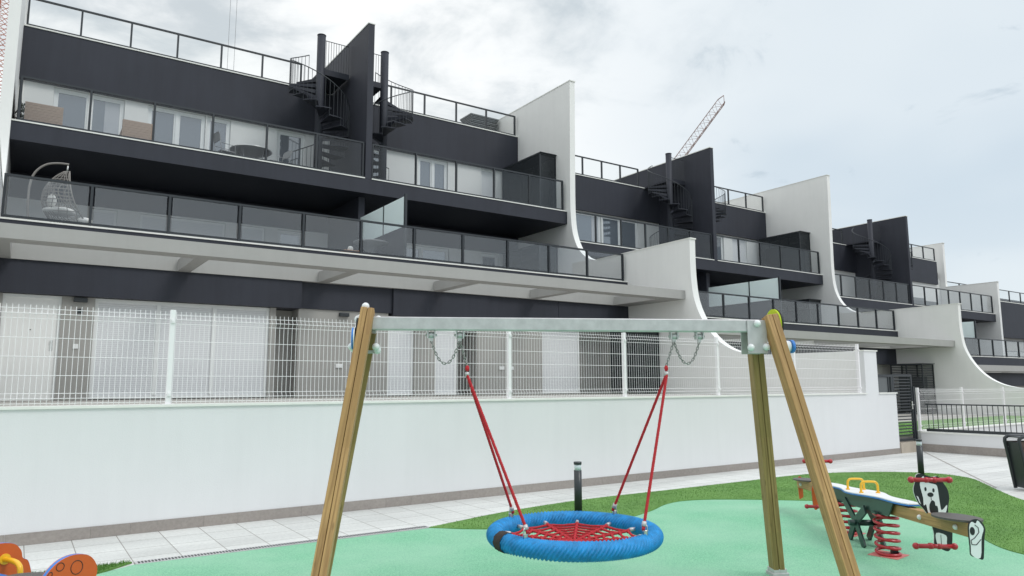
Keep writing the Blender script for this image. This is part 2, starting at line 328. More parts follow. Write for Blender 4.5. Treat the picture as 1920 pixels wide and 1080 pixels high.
# children keep their meshes relative to the top-level thing (parts and sub-parts share its origin)
def part(mb, name, mt, parent, **k):
    o = mb.build(name, mt, None, **k)
    root = parent
    while root.parent: root = root.parent
    if k.get('matrix') is None:
        off = root.location
        for v in o.data.vertices: v.co -= off
        o.parent = parent
    else:
        o.parent = parent; o.matrix_local = Matrix.Translation(-root.location) @ k['matrix']
    return o
def thing(name, label, cat, loc, group=None):
    o = bpy.data.objects.new(name, None); COL.objects.link(o); o.location = loc; o.empty_display_size = .2
    o['label'] = label; o['category'] = cat
    if group: o['group'] = group
    return o
def tag(o, label, cat, group=None):
    o['label'] = label; o['category'] = cat
    if group: o['group'] = group
    return o
def structure(mb, name, mt, label=None):
    o = mb.build(name, mt); o['kind'] = 'structure'; o['category'] = name.replace('_', ' ')
    if label: o['label'] = label
    return o
def copy_thing(root, loc, label, group=None):
    c = root.copy(); COL.objects.link(c); c.location = loc; c['label'] = label
    if group: c['group'] = group
    for ch in list(root.children):
        d = ch.copy(); COL.objects.link(d); d.parent = c
        for g in list(ch.children):
            e = g.copy(); COL.objects.link(e); e.parent = d
    return c
def smoothpath(ctrl, n=8):               # catmull-rom through 2D/3D points
    P = [Vector(p) for p in ctrl]; out = []
    for i in range(len(P)-1):
        a = P[max(i-1, 0)]; b = P[i]; c = P[i+1]; d = P[min(i+2, len(P)-1)]
        for k in range(n):
            t = k/n; out.append(.5*((2*b)+(c-a)*t+(2*a-5*b+4*c-d)*t*t+(3*b-a-3*c+d)*t**3))
    out.append(P[-1]); return out

# ================================================================== SETTING
structure(MB().add([(-400,-300,-.9),(600,-300,-.9),(600,700,-.9),(-400,700,-.9)], [(0,1,2,3)]), 'ground', 'earth', 'bare ground reaching the horizon beneath the estate')
structure(MB().box(-14, 19.05, -14, 9.7, -.9, 0), 'paving', 'paving', 'pale stone tile paving along the white wall')
def sheet(pts, z0, z1): return MB().prism([(x, y, z0) for x, y in pts], (0, 0, z1-z0))
low = [(4.20,7.96),(4.7,7.5),(5.5,7.17),(6.42,7.06),(7.16,7.27),(7.75,7.55),(8.25,7.6),(8.83,7.31),(9.57,6.66),(10.05,6.15),(10.2,5.5),(9.85,4.8),(9.3,4.2),(8.73,3.8),(8.4,3.35),(8.35,2.6),(8.8,1.5)]
lowp = [(p.x, p.y) for p in smoothpath([(a, b, 0) for a, b in low], 6)]
top = [(4.2,7.98),(5.6,8.35),(7.1,8.53),(8.8,8.5),(10.61,8.48),(12.34,8.45),(13.6,8.0),(14.4,7.25),(14.3,6.5),(13.6,5.9),(13.05,5.5),(12.2,4.8),(11.5,3.9),(11.2,2.8),(11.3,1.5)]
topp = [(p.x, p.y) for p in smoothpath([(a, b, 0) for a, b in top], 6)]
rub = [(-6,-10),(8.8,-10)]+lowp[::-1]+[(1.04,7.99),(.71,7.78),(-.4,7.1),(-2,6.5),(-6,6.2)]
structure(sheet(rub, .001, .010), 'rubber_surface', 'epdm', 'mint green poured rubber surface under the play equipment')
def blades(poly, n, mb, hmin=.010, hmax=.020, z=.012):
    xs = [p[0] for p in poly]; ys = [p[1] for p in poly]
    def inside(x, y):
        c = False; j = len(poly)-1
        for i in range(len(poly)):
            if (poly[i][1] > y) != (poly[j][1] > y) and x < (poly[j][0]-poly[i][0])*(y-poly[i][1])/(poly[j][1]-poly[i][1])+poly[i][0]: c = not c
            j = i
        return c
    V = []; F = []; k = 0
    while k < n:
        x = rnd.uniform(min(xs), max(xs)); y = rnd.uniform(min(ys), max(ys))
        if not inside(x, y): continue
        a = rnd.uniform(0, 6.283); w = rnd.uniform(.003, .006); h = rnd.uniform(hmin, hmax); dx, dy = math.cos(a)*w, math.sin(a)*w
        lx, ly = rnd.uniform(-.014, .014), rnd.uniform(-.014, .014); o = len(V)
        V += [(x-dx, y-dy, z), (x+dx, y+dy, z), (x+lx, y+ly, z+h)]; F.append((o, o+1, o+2)); k += 1
    mb.add(V, F)
tp = lowp+topp[::-1]
g = sheet(tp, .001, .018); blades([p for p in tp if p[1] > 1.4], 90000, g)
o = g.build('artificial_turf', 'turf'); o['kind'] = 'stuff'; tag(o, 'curved bed of short green artificial turf round the rubber surface', 'turf')
tl = [(1.04,8.10),(.71,7.79),(-.4,7.12),(-2,6.55),(-6,6.25),(-6,8.10)]
g = sheet(tl, .001, .018); blades(tl[:3]+[(-1.5,6.7),(-1.5,8.1)], 12000, g, .025, .045)
o = g.build('artificial_turf', 'turf'); o['kind'] = 'stuff'; tag(o, 'small wedge of artificial turf beside the drain at the lower left', 'turf')
# drain channel
d = thing('drain_channel', 'slotted metal drain channel between paving and rubber surface', 'drain', (1.05, 8.06, 0))
part(MB().box(1.06, 4.22, 7.985, 8.12, .001, .012), 'channel', 'galvanised', d)
g = MB()
for i in range(104):
    x = 1.085+i*.030; g.box(x, x+.017, 8.015, 8.095, .0122, .0135)
part(g, 'slots', 'black_panel', d)
# long movement joint across the paving
structure(MB().prism([(18.90,9.56,.002),(18.93,9.54,.002),(13.4,5.64,.002),(13.37,5.66,.002)], (0,0,.0015)), 'paving_joint', 'plinth_tile', 'long diagonal joint across the paving')
# raised garden terraces behind the walls
structure(MB().box(-14, 16.99, 9.92, 36, -.9, 1.40), 'garden_terrace', 'terrace_floor', 'raised tiled terrace of the first block')
structure(MB().box(17.27, 33.9, 9.92, 36, -.9, .36), 'garden_terrace', 'terrace_floor', 'lower terrace of the second block')
g = sheet([(17.3,9.95),(33.8,9.95),(33.8,13.6),(17.3,13.6)], .362, .378); blades([(17.3,9.95),(24,9.95),(24,13.4),(17.3,13.4)], 9000, g, .02, .04, .376)
o = g.build('lawn', 'turf'); o['kind'] = 'stuff'; tag(o, 'strip of green lawn in the garden behind the slatted gate', 'lawn')

# ------------------------------------------------------------------ boundary wall
WY = 9.68
bw = thing('boundary_wall', 'long white rendered garden wall with brown tiled plinth carrying mesh fence', 'wall', (2, WY, 0))
for q_ in ((-12, 16.72, WY, 9.9, 0, 1.45), (17.262, 18.04, WY, 9.9, 0, 1.45)): part(MB().box(*q_), 'wall', 'fence_wall_plaster', bw)
part(MB().box(16.72, 17.262, WY, 9.9, 0, 2.47), 'pier', 'fence_wall_plaster', bw)
for q_ in ((-12, 16.72, WY-.025, 9.925, 1.45, 1.48), (17.262, 18.065, WY-.025, 9.925, 1.45, 1.48), (16.70, 17.285, WY-.022, 9.922, 2.47, 2.50)): part(MB().box(*q_), 'coping', 'coping', bw)
g = MB()
for i in range(26):
    x = -12+i*1.2; g.box(x+.001, min(x+1.199, 18.05), WY-.012, WY-.001, .002, .128)
part(g, 'plinth', 'plinth_tile', bw)
part(MB().box(18.041, 18.052, WY-.01, 9.9, .002, .128), 'plinth', 'plinth_tile', bw)

def mesh_fence(name, label, y, xs, z0, z1, group, postw=.06, tail=None):
    t = thing(name, label, 'fence', (xs[1], y, z0), group)
    H = z1-z0
    for x in xs:
        g = MB().box(x-postw/2, x+postw/2, y+.01, y+.01+postw, z0, z1+.02); p = part(g, 'fence_post', 'white_wire', t, bevel=.003)
        g = MB()
        for zc in (z0+.12, z1-.12):
            g.box(x-.018, x+.022, y-.008, y+.0095, zc-.022, zc+.022); g.cyl((x, y-.014, zc), (x, y-.008, zc), .008, 8)
        part(g, 'clamp', 'white_wire', p)
        part(MB().box(x-.07, x+.07, y-.01, y+.11, z0, z0+.006), 'base_plate', 'white_wire', p)
    ends = list(zip(xs[:-1], xs[1:]))
    for a, b in ends:
        a += postw/2+.004; b -= postw/2+.004; g = MB(); n = round((b-a)/.055)
        zs = [z0+.03, z0+.085, z0+.14, z0+.34, z0+.55, z0+.76, z1-.155, z1-.10, z1-.045]
        ys = {1: -.028, 7: -.028}
        for i in range(n+1):
            x = a+(b-a)*i/n
            pts = [(x, y, z0+.012)]+[(x, y+ys.get(k, 0), z) for k, z in enumerate(zs)]+[(x, y, z1)]
            g.tube(pts, .0031, 4, smooth=False, caps=False)
        for k, z in enumerate(zs):
            yy = y+ys.get(k, 0)-.005; g.tube([(a, yy, z), (b, yy, z)], .0031, 4, smooth=False)
        part(g, 'wire_panel', 'white_wire', t)
    return t
xs1 = [-3.47, -.97, 1.53, 4.03, 6.53, 9.03, 11.53, 14.03, 16.53]
mesh_fence('mesh_fence', 'white welded wire fence on top of the long white wall behind the swing', WY+.012, xs1, 1.48, 2.61, 'white wire mesh fences')
# second garden wall and fence
w2 = thing('garden_wall', 'low white wall under the far wire fence, beyond the slatted gate', 'wall', (22, WY, 0))
part(MB().box(19.27, 33.8, WY, 9.9, -.9, .47), 'wall', 'fence_wall_plaster', w2)
part(MB().box(19.27, 33.8, WY-.02, 9.92, .47, .50), 'coping', 'coping', w2)
mesh_fence('mesh_fence', 'white welded wire fence on the far low wall behind the black railing', WY+.012, [19.16, 21.5, 24.0, 26.5, 29.0, 31.5], .50, 1.57, 'white wire mesh fences')

# gate, step, post
gt = thing('slatted_gate', 'dark grey slatted metal gate in the gap at the end of the white wall', 'gate', (18.5, WY+.1, .26))
gy = WY+.08
g = MB().box(18.07, 18.13, gy, gy+.05, .27, 1.93); g.box(18.93, 18.99, gy, gy+.05, .27, 1.93); g.box(18.13, 18.93, gy, gy+.05, 1.87, 1.93); g.box(18.13, 18.93, gy, gy+.05, .27, .33)
part(g, 'gate_frame', 'railing_metal', gt)
g = MB()
for i in range(19):
    z = .40+i*.077; g.box(18.13, 18.93, gy+.012, gy+.034, z, z+.028)
part(g, 'slats', 'railing_metal', gt)
g = MB().box(18.90, 18.94, gy-.012, gy, 1.05, 1.25); g.cyl((18.92, gy-.05, 1.16), (18.92, gy-.01, 1.16), .01, 8); g.cyl((18.92, gy-.05, 1.16), (18.80, gy-.05, 1.16), .01, 8); part(g, 'handle', 'steel', gt)
fp = thing('fixed_panel', 'dark grey framed metal panel above the low end of the white wall', 'panel', (17.6, gy, 1.48))
g = MB().box(17.29, 18.06, gy, gy+.05, 1.86, 1.92); g.box(17.99, 18.06, gy, gy+.05, 1.48, 1.86); g.box(17.29, 17.34, gy, gy+.05, 1.48, 1.86); g.box(17.86, 17.90, gy, gy+.05, 1.48, 1.86)
part(g, 'panel_frame', 'railing_metal', fp); part(MB().box(17.34, 17.86, gy+.02, gy+.03, 1.49, 1.86), 'sheet', 'louver_grey', fp)
st = MB().box(18.055, 19.0, WY-.03, 9.92, 0, .25); tag(st.build('entrance_step', 'step_stone'), 'beige stone step below the slatted gate', 'step')
tag(MB().box(18.995, 19.055, gy-.02, gy+.04, 0, 1.62).build('gate_post', 'dark_metal'), 'black square metal post beside the slatted gate', 'post')
# low side wall with black railing
lw = thing('side_wall', 'low white wall with brown plinth under the black railing on the right', 'wall', (19.15, 6, 0))
part(MB().box(19.06, 19.26, -6, 9.67, -.9, .46), 'wall', 'fence_wall_plaster', lw)
part(MB().box(19.04, 19.28, -6, 9.67, .46, .49), 'coping', 'coping', lw)
part(MB().box(19.047, 19.06, -6, 9.67, .002, .19), 'plinth', 'plinth_tile', lw)
rl = thing('bar_railing', 'black metal bar railing standing on the low white side wall', 'railing', (19.15, 6, .49))
part(MB().box(19.12, 19.18, -6, 9.55, .50, .57), 'bottom_rail', 'dark_metal', rl); part(MB().box(19.135, 19.165, -6, 9.55, 1.16, 1.19), 'top_rail', 'dark_metal', rl)
g = MB()
for i in range(130):
    y = 9.5-i*.115; g.box(19.143, 19.157, y-.007, y+.007, .57, 1.16)
part(g, 'bars', 'dark_metal', rl)

# ------------------------------------------------------------------ apartment blocks
T = .25
def wing_profile(dz, base):
    up = [(21.03,13.48),(21.06,11.5),(21.09,9.6),(21.09,8.3),(20.99,7.45),(20.72,6.82),(20.34,6.43),(20.0,6.25),(19.6,6.14)]
    lo = [(15.23,6.2),(15.24,5.6),(15.22,4.9),(15.12,4.25),(14.85,3.65),(14.42,3.1),(13.85,2.72),(13.2,2.54),(12.6,2.5)]
    pts = [(31,13.42)]+[(p.x, p.y) for p in smoothpath([(a, b, 0) for a, b in up], 5)]+[(p.x, p.y) for p in smoothpath([(a, b, 0) for a, b in lo], 5)]
    return [(y, z+dz) for y, z in pts]+[(9.905, 2.49+dz), (9.905, base), (31, base)]
def wing(root, x, dz, base, prof=None):
    pr = prof or wing_profile(dz, base)
    g = MB(); n = len(pr); vs_ = [(x, y, z) for y, z in pr]+[(x+T, y, z) for y, z in pr]
    fs = [list(range(n)), list(range(n, 2*n))[::-1]]
    for i in range(n): j = (i+1) % n; fs.append((j, i, i+n, j+n))
    g.add(vs_, fs); w = part(g, 'wing_wall', 'plaster', root)
    c = MB()
    if prof is None:
        c.box(x-.015, x+T+.015, 21.0, 31, 13.44+dz, 13.475+dz); c.v[-8:] = [(a, b, z+(.01 if b < 25 else -.02)) for a, b, z in c.v[-8:]]
        part(c, 'coping', 'coping', w); c = MB()
        c.box(x-.012, x+T+.012, 15.2, 19.6, 6.165+dz, 6.205+dz)
        c.v[-8:] = [(a, b, z-(.045 if b > 17 else 0)+.02) for a, b, z in c.v[-8:]]
        part(c, 'coping', 'coping', w)
    else:
        c.box(x-.015, x+T+.015, 24.5, 31, pr[0][1]-.005, pr[0][1]+.03); part(c, 'coping', 'coping', w); c = MB(); c.box(x-.015, x+T+.015, 21.3, 24.56, pr[3][1]-.005, pr[3][1]+.03); part(c, 'coping', 'coping', w)
def railing(root, axis_y, x0, x1, z0, z1, n, gmat, endpost=True, gap=.035):
    """glass railing along X at Y = axis_y"""
    g = MB().box(x0, x1, axis_y-.03, axis_y+.03, z1-.05, z1); rl = part(g, 'balcony_railing', 'railing_metal', root)
    part(MB().box(x0, x1, axis_y-.015, axis_y+.02, z0+.03, z0+.075), 'bottom_rail', 'railing_metal', rl)
    st = (x1-x0-.05)/n
    for i in range(n+1):
        x = x0+.025+i*st; part(MB().box(x-.026, x+.026, axis_y-.04, axis_y+.04, z0-.02, z1-.05), 'post', 'railing_metal', rl)
    for i in range(n):
        a = x0+.05+i*st+gap; b = a+st-.05-2*gap
        part(MB().box(a, b, axis_y-.004, axis_y+.004, z0+.075, z1-.05), 'glass_panel', gmat, rl)
    return rl
def window(root, x0, x1, z0, z1, y, kind, nx=2, fr=.07):
    """frame, then panes or a lowered shutter"""
    g = MB().box(x0, x0+fr, y, y+.07, z0, z1); g.box(x1-fr, x1, y, y+.07, z0, z1); g.box(x0+fr, x1-fr, y, y+.07, z1-fr, z1); g.box(x0+fr, x1-fr, y, y+.07, z0, z0+fr)
    w = (x1-x0-2*fr)/nx
    for i in range(1, nx): g.box(x0+fr+i*w-.045, x0+fr+i*w+.045, y-.012, y+.06, z0+fr, z1-fr)
    f = part(g, 'window', 'white_pvc', root)
    for i in range(nx):
        a = x0+fr+i*w+(.045 if i else 0); b = x0+fr+(i+1)*w-(.045 if i < nx-1 else 0)
        if kind == 'shutter': part(MB().box(a, b, y+.02, y+.045, z0+fr, z1-fr), 'shutter', 'shutter', f)
        else:
            s = MB().box(a, a+.05, y+.01, y+.055, z0+fr, z1-fr); s.box(b-.05, b, y+.01, y+.055, z0+fr, z1-fr); s.box(a+.05, b-.05, y+.01, y+.055, z1-fr-.05, z1-fr); s.box(a+.05, b-.05, y+.01, y+.055, z0+fr, z0+fr+.05)
            part(s, 'sash', 'white_pvc', f)
            part(MB().box(a+.05, b-.05, y+.03, y+.04, z0+fr+.05, z1-fr-.05), 'pane', 'window_glass', f)
            if kind == 'curtain' and i == nx-1:
                c = MB(); m_ = 18
                for k in range(m_):
                    xa = b-.45+k*.4/m_; c.box(xa, xa+.4/m_*.8, y+.024+(k % 2)*.003, y+.029, z0+fr+.05, z1-fr-.05)
                part(c, 'curtain', 'curtain', f)
def facade(root, x0, x1, z0, z1, y, ops, matname, depth=.3, name='facade_wall'):
    """ops: (xa, xb, ztop, kind, nx), all opening from the floor"""
    x = x0
    for op in sorted(ops):
        a, b, zt = op[0], op[1], op[2]
        if a > x: part(MB().box(x, a, y, y+depth, z0, z1), name, matname, root)
        if zt < z1: part(MB().box(a, b, y, y+depth, zt, z1), 'window_lintel', matname, root)
        x = b
    if x < x1: part(MB().box(x, x1, y, y+depth, z0, z1), name, matname, root)
    for a, b, zt, kind, nx in ops: window(root, a+.004, b-.004, z0+.02, zt-.004, y+.07, kind, nx)
def spiral(root, cx, cy, z0, z1, rad, sgn, dzr):
    """sgn=+1: landing towards +X (stair left of the fin); -1 mirrored"""
    rc = .14
    col = part(MB().cyl((cx, cy, z0), (cx, cy, z1+1.27), rc, 20), 'spiral_stair', 'dark_plaster', root)
    part(MB().cyl((cx, cy, z1+1.27), (cx, cy, z1+1.29), rc+.01, 20), 'column_cap', 'dark_plaster', col)
    def P(a, r, z): return (cx+sgn*r*math.cos(a), cy+r*math.sin(a), z)
    n = 16; a0 = R(95); da = R(25); hz = (z1-z0)/(n+1); tr = MB(); hr = []; br = MB()
    for i in range(n):
        z = z1-(i+1)*hz; a = a0+i*da; b = a+da*1.12
        q = [P(a, rc, z), P(a, rad, z), P((a+b)/2, rad, z), P(b, rad, z), P(b, rc, z)]
        tr.prism(q, (0, 0, .028)); tr.prism([P(b, rc, z-.10), P(b, rad, z-.03), P(b, rad, z), P(b, rc, z)], Vector(P(b-.02, rad, 0))-Vector(P(b, rad, 0)))
        for k in (0, .33, .66):
            aa = a+da*k; zz_ = z+.028-hz*k*0
            top_ = z1+.95-(i+k)*hz; br.tube([P(aa, rad-.02, z-.02), P(aa, rad-.02, top_)], .0085, 5, caps=False)
            hr.append(P(aa, rad-.02, top_))
    part(tr, 'treads', 'dark_plaster', col); part(br, 'balusters', 'railing_metal', col)
    part(MB().tube(hr, .017, 6), 'handrail', 'railing_metal', col)
    # landing between column and fin, open to the roof
    xa, xb = (cx, cx+sgn*.99); g = MB().box(min(xa, xb), max(xa, xb), cy-.02, 24.58+dzr, z1-.02, z1+.06); g.box(min(xa, xb), max(xa, xb), cy-.05, cy-.02, z1-.10, z1+.10)
    part(g, 'landing', 'dark_plaster', col)
    g = MB(); m_ = 9
    for k in range(m_+1):
        x = cx+sgn*(rc+.02+(.99-rc-.04)*k/m_); g.tube([(x, cy-.03, z1+.06), (x, cy-.03, z1+1.12)], .0085, 5, caps=False)
    g.tube([(cx+sgn*rc, cy-.03, z1+1.12), (cx+sgn*.97, cy-.03, z1+1.12)], .014, 6); part(g, 'landing_rail', 'railing_metal', col)
def cage(x0, x1, y0, y1, z0, z1, label, slat='mesh', group='dark metal equipment cages'):
    t = thing('equipment_cage', label, 'enclosure', ((x0+x1)/2, (y0+y1)/2, z0), group); g = MB(); p = .05
    for x in (x0, x1-p):
        for y in (y0, (y0+y1)/2-p/2, y1-p): g.box(x, x+p, y, y+p, z0, z1-p)
    for y in (y0, y1-p): g.box(x0, x1, y, y+p, z1-p, z1); g.box(x0+p, x1-p, y, y+p, z0, z0+p)
    g.box(x0, x0+p, y0+p, y1-p, z1-p, z1); g.box(x1-p, x1, y0+p, y1-p, z1-p, z1)
    part(g, 'frame', 'dark_metal', t)
    g = MB(); st = .046 if slat == 'mesh' else .075
    n = int((z1-z0-.1)/st)
    for i in range(n):
        z = z0+.08+i*st; w = .030 if slat == 'mesh' else .04
        g.box(x0+.018, x0+.026, y0+p, y1-p, z, z+w); g.box(x0+p, x1-p, y0+.018, y0+.026, z, z+w)
    if slat == 'mesh':
        k = int((y1-y0-.1)/.046)
        for i in range(k): y = y0+.06+i*.046; g.box(x0+.010, x0+.017, y, y+.026, z0+.06, z1-.06)
        k = int((x1-x0-.1)/.046)
        for i in range(k): x = x0+.06+i*.046; g.box(x, x+.026, y0+.010, y0+.017, z0+.06, z1-.06)
    part(g, 'lattice', 'dark_metal', t)
    part(MB().box(x0+.001, x1-.001, y0-.06, y1, z1+.002, z1+.03), 'cover', 'dark_metal', t)
    g = MB().box(x0+.2, x1-.15, y0+.25, y1-.25, z0+.06, z0+(z1-z0)*.75); part(g, 'air_unit', 'louver_grey', t)
    return t
def chimney(x0, x1, y0, y1, z0, z1, label):
    t = thing('roof_vent', label, 'vent', ((x0+x1)/2, (y0+y1)/2, z0), 'louvred roof vents'); part(MB().box(x0+.06, x1-.06, y0+.06, y1-.06, z0, z1-.06), 'shaft', 'dark_metal', t)
    g = MB(); n = int((z1-z0)/.16)
    for i in range(n):
        z = z1-.12-i*.16; g.box(x0, x1, y0, y1, z, z+.04); g.box(x0+.03, x1-.03, y0+.03, y1-.03, z-.06, z)
    g.box(x0-.03, x1+.03, y0-.03, y1+.03, z1-.06, z1); part(g, 'louvres', 'louver_grey', t)
def wall_lamp(root, x, y, z): part(MB().box(x-.13, x+.13, y-.09, y, z-.05, z+.05), 'wall_lamp', 'dark_metal', root, bevel=.01)
def socket(root, x, y, z): part(MB().box(x-.09, x+.09, y-.03, y, z-.05, z+.05), 'wall_socket', 'white_pvc', root, bevel=.008)

def block(P, label):
    dz, x0, x1 = P['dz'], P['x0'], P['x1']
    root = thing('apartment_block', label, 'building', ((x0+x1)/2, 22, P['base']), 'terraced apartment blocks')
    y1, y2, y3, fx = P['y1'], P['y2'], P['y3'], P['fin']
    z1, z2, z3 = 5.145+dz, 8.27+dz, 12.20+dz
    e = .004
    # floor 1 slab, edge, coping
    part(MB().box(x0+e, P.get('x1f', x1)-e, y1, 24.9, 4.66+dz, z1), 'balcony_slab', 'dark_plaster', root)
    part(MB().box(x0+e, P.get('x1f', x1)-e, y1-.02, y1+.16, z1, z1+.035), 'slab_coping', 'coping', root)
    # floor 2 slab
    part(MB().box(x0-(.13 if P.get('first') else -e), x1-e, y2, 24.9, 7.79+dz, z2), 'balcony_slab', 'dark_plaster', root)
    part(MB().box(x0-(.13 if P.get('first') else -e), fx-.012, y2-.02, y2+.16, z2, z2+.035), 'slab_coping', 'coping', root)
    part(MB().box(fx+.222, x1-e, y2-.02, y2+.16, z2, z2+.035), 'slab_coping', 'coping', root)
    # top dark band, parapet coping, roof
    part(MB().box(x0+e, x1-e-P.get('rx', 0), y3, y3+.22, 10.59+dz, z3), 'parapet_wall', 'dark_plaster', root)
    part(MB().box(x0+e, x1-e-P.get('rx', 0), y3-.025, y3+.25, z3, z3+.04), 'parapet_coping', 'coping', root)
    part(MB().box(x0+e, x1-e, y3+.22, 31, 11.2+dz, 11.5+dz), 'roof', 'terrace_floor', root)
    # facades
    fy = y3+.12
    facade(root, x0+e, x1-e, z2+.001, 11.0+dz, fy, P['w2'], 'light_grey_plaster')
    facade(root, x0+e, P.get('x1f', x1)-e, z1+.001-.15, 7.05+dz, fy-.1, P['w1'], 'light_grey_plaster')
    part(MB().box(x0+e, x1-e, fy-.12, fy+.2, 7.052+dz, 7.785+dz), 'dark_band', 'dark_plaster', root)
    # fin between the two units
    part(MB().box(fx, fx+.21, y2+.12, 29.5, z2+.002, 13.55+dz), 'fin_wall', 'dark_plaster', root)
    part(MB().box(fx, fx+.21, y2-.004, y2+.118, z2+.002, 13.55+dz), 'fin_wall', 'dark_plaster', root)
    part(MB().box(fx-.015, fx+.225, y2-.02, 29.5, 13.551+dz, 13.585+dz), 'fin_coping', 'coping', root)
    part(MB().box(fx, fx+.21, y2+.5, fy-.13, z1+.001, 7.785+dz), 'party_wall', 'dark_plaster', root)
    # privacy screen on floor 1
    part(MB().box(fx+.04, fx+.10, y1+.42, y2+.48, z1+.002, 6.18+dz), 'screen_base', 'dark_plaster', root)
    for a, b in ((y1+.42, y1+1.85), (y1+1.91, y2+.45)): part(MB().box(fx+.06, fx+.075, a, b, 6.20+dz, 7.08+dz), 'frosted_screen', 'frosted', root)
    part(MB().box(fx+.05, fx+.09, y1+1.855, y1+1.905, 6.19+dz, 7.10+dz), 'screen_post', 'railing_metal', root)
    part(MB().box(fx+.03, fx+.10, y1+.34, y1+.415, z1+.002, 7.12+dz), 'screen_post', 'railing_metal', root)
    # railings
    railing(root, y1+.07, x0+.06, P.get('x1f', x1)-.12, z1+.035, 6.13+dz, P['n1'], 'glass_smoke_dark')
    railing(root, y2+.10, x0+.12, fx-.03, z2+.035, 9.50+dz, P['n2a'], 'glass_smoke')
    railing(root, y2+.10, fx+.25, x1-.12, z2+.035, 9.50+dz, P['n2b'], 'glass_smoke')
    if P.get('first'): part(MB().box(x0+.10, x0+.145, y2+.12, fy-.01, z2+.04, 9.46+dz), 'side_screen', 'railing_metal', root)
    railing(root, y3+.07, x0+.06, fx-P['ra'], z3+.04, 13.15+dz, P['n3a'], 'glass_clear', gap=0)
    railing(root, y3+.07, fx+P['rb'], x1-.10-P.get('rx', 0), z3+.04, 13.15+dz, P['n3b'], 'glass_clear', gap=0)
    # stairs
    spiral(root, fx-1.03, y2+1.6, z2+.002, z3+.02, 1.01, 1, y3-24.6); spiral(root, fx+.21+1.08, y2+1.6, z2+.002, z3+.02, 1.05, -1, y3-24.6)
    # pergola
    pb, pt = 4.315+dz, 4.585+dz; py = 15.48
    if P.get('perg', True):
        part(MB().box(x0+e, x1-e, py, py+.47, pb, pt), 'pergola_beam', 'beige_plaster', root)
        part(MB().box(x0+e, x1-e, 17.93, 18.30, pb, 4.655+dz), 'pergola_beam', 'beige_plaster', root)
        xs = [x0+.3]+[x0+3.6+i*3.32 for i in range(4)]+[x1-.75]
        for i, x in enumerate(xs):
            a, b = (x0+e, x) if i == 0 else ((x-.14, x+.14) if i < 5 else (x, x1-e)); part(MB().box(a, b, py+.471, 17.929, pb+.003, pt-.003), 'cross_beam', 'beige_plaster', root)
    # ground floor
    gf = P.get('gf')
    if gf: gf(root, dz)
    else:
        part(MB().box(x0+e, x1-e, 18.1, 18.4, 3.6+dz, pb-.004), 'dark_band', 'dark_plaster', root)
        facade(root, x0+e, x1-e, 1.41+dz, 3.6+dz, 18.35, [(x0+1.5, x0+4, 3.55+dz, 'shutter', 2), (x0+6, x0+7.4, 3.55+dz, 'shutter', 1), (x0+10, x0+13, 3.55+dz, 'glass', 2)], 'taupe_plaster')
    wing(root, x1, P.get('wdz', dz), P['base'], P.get('wprof'))
    return root
def gf1(root, dz):
    e = .004; wl = 'taupe_plaster'
    part(MB().box(-.6, 5.78, 17.98, 19.25, 3.62, 4.316), 'dark_band', 'dark_plaster', root)
    part(MB().box(5.785, 8.31, 18.10, 19.25, 3.64, 4.316), 'dark_band', 'dark_plaster', root)
    part(MB().box(8.315, 11.39, 18.02, 19.25, 3.58, 4.316), 'dark_band', 'dark_plaster', root)
    part(MB().box(11.394, 14.0, 18.05, 19.25, 3.57, 4.316), 'dark_band', 'dark_plaster', root)
    part(MB().box(14.004, 16.99, 18.04, 19.25, 3.56, 4.316), 'dark_band', 'dark_plaster', root)
    z0, z1 = 1.405, 3.615; Y = 18.14
    for q_ in ((-.6, -.38, Y, 18.5, z0, z1), (.66, 1.28, Y, 18.5, z0, z1), (5.05, 5.2, Y, 18.5, z0, z1), (5.2, 5.76, Y+.55, Y+.8, z0, z1), (5.76, 8.22, Y, Y+.8, z0, 3.635), (9.02, 9.66, Y, 18.5, z0, 3.575), (10.40, 11.0, Y+.7, Y+.95, z0, 3.575), (11.0, 13.35, Y-.08, Y+.95, z0, 3.565), (15.0, 16.2, Y+.5, Y+.8, z0, 3.555), (16.2, 16.99, Y, Y+.8, z0, 3.555)): part(MB().box(*q_), 'facade_wall', wl, root)
    # front door
    g = MB().box(-.38, -.33, Y+.03, Y+.12, z0, z1-.002); g.box(.61, .66, Y+.03, Y+.12, z0, z1-.002); g.box(-.33, .61, Y+.03, Y+.12, 3.55, z1-.002)
    f = part(g, 'front_door', 'white_pvc', root)
    part(MB().box(-.33, .61, Y+.06, Y+.11, z0, 3.55), 'door_leaf', 'plaster', f)
    g = MB().cyl((.53, Y+.02, 2.64), (.53, Y+.06, 2.64), .03, 14); g.box(.50, .56, Y+.05, Y+.06, 2.45, 2.6); g.cyl((.53, Y+.01, 2.52), (.53, Y+.05, 2.52), .012, 8); part(g, 'lock', 'steel', f)
    part(MB().cyl((.14, Y+.052, 2.88), (.14, Y+.06, 2.88), .012, 10), 'peephole', 'black_panel', f)
    part(MB().box(.92, 1.02, Y-.02, Y, 2.50, 2.60), 'doorbell', 'white_pvc', root)
    part(MB().box(.96, 1.06, Y-.03, Y, 3.26, 3.36), 'intercom', 'dark_metal', root)
    wall_lamp(root, 1.0, Y-.001, 3.55)
    window(root, 1.28, 5.05, z0+.02, z1-.004, Y+.06, 'shutter', 3)
    window(root, 8.22, 9.02, z0+.02, 3.57, Y+.06, 'shutter', 1); window(root, 9.66, 10.40, z0+.02, 3.57, Y+.06, 'shutter', 1); window(root, 13.36, 14.98, z0+.02, 3.55, Y+.1, 'shutter', 1)
    socket(root, 6.86, Y-.001, 2.20); wall_lamp(root, 6.95, Y-.001, 3.53); socket(root, 11.85, Y-.081, 2.19); socket(root, 12.18, Y-.081, 2.19)
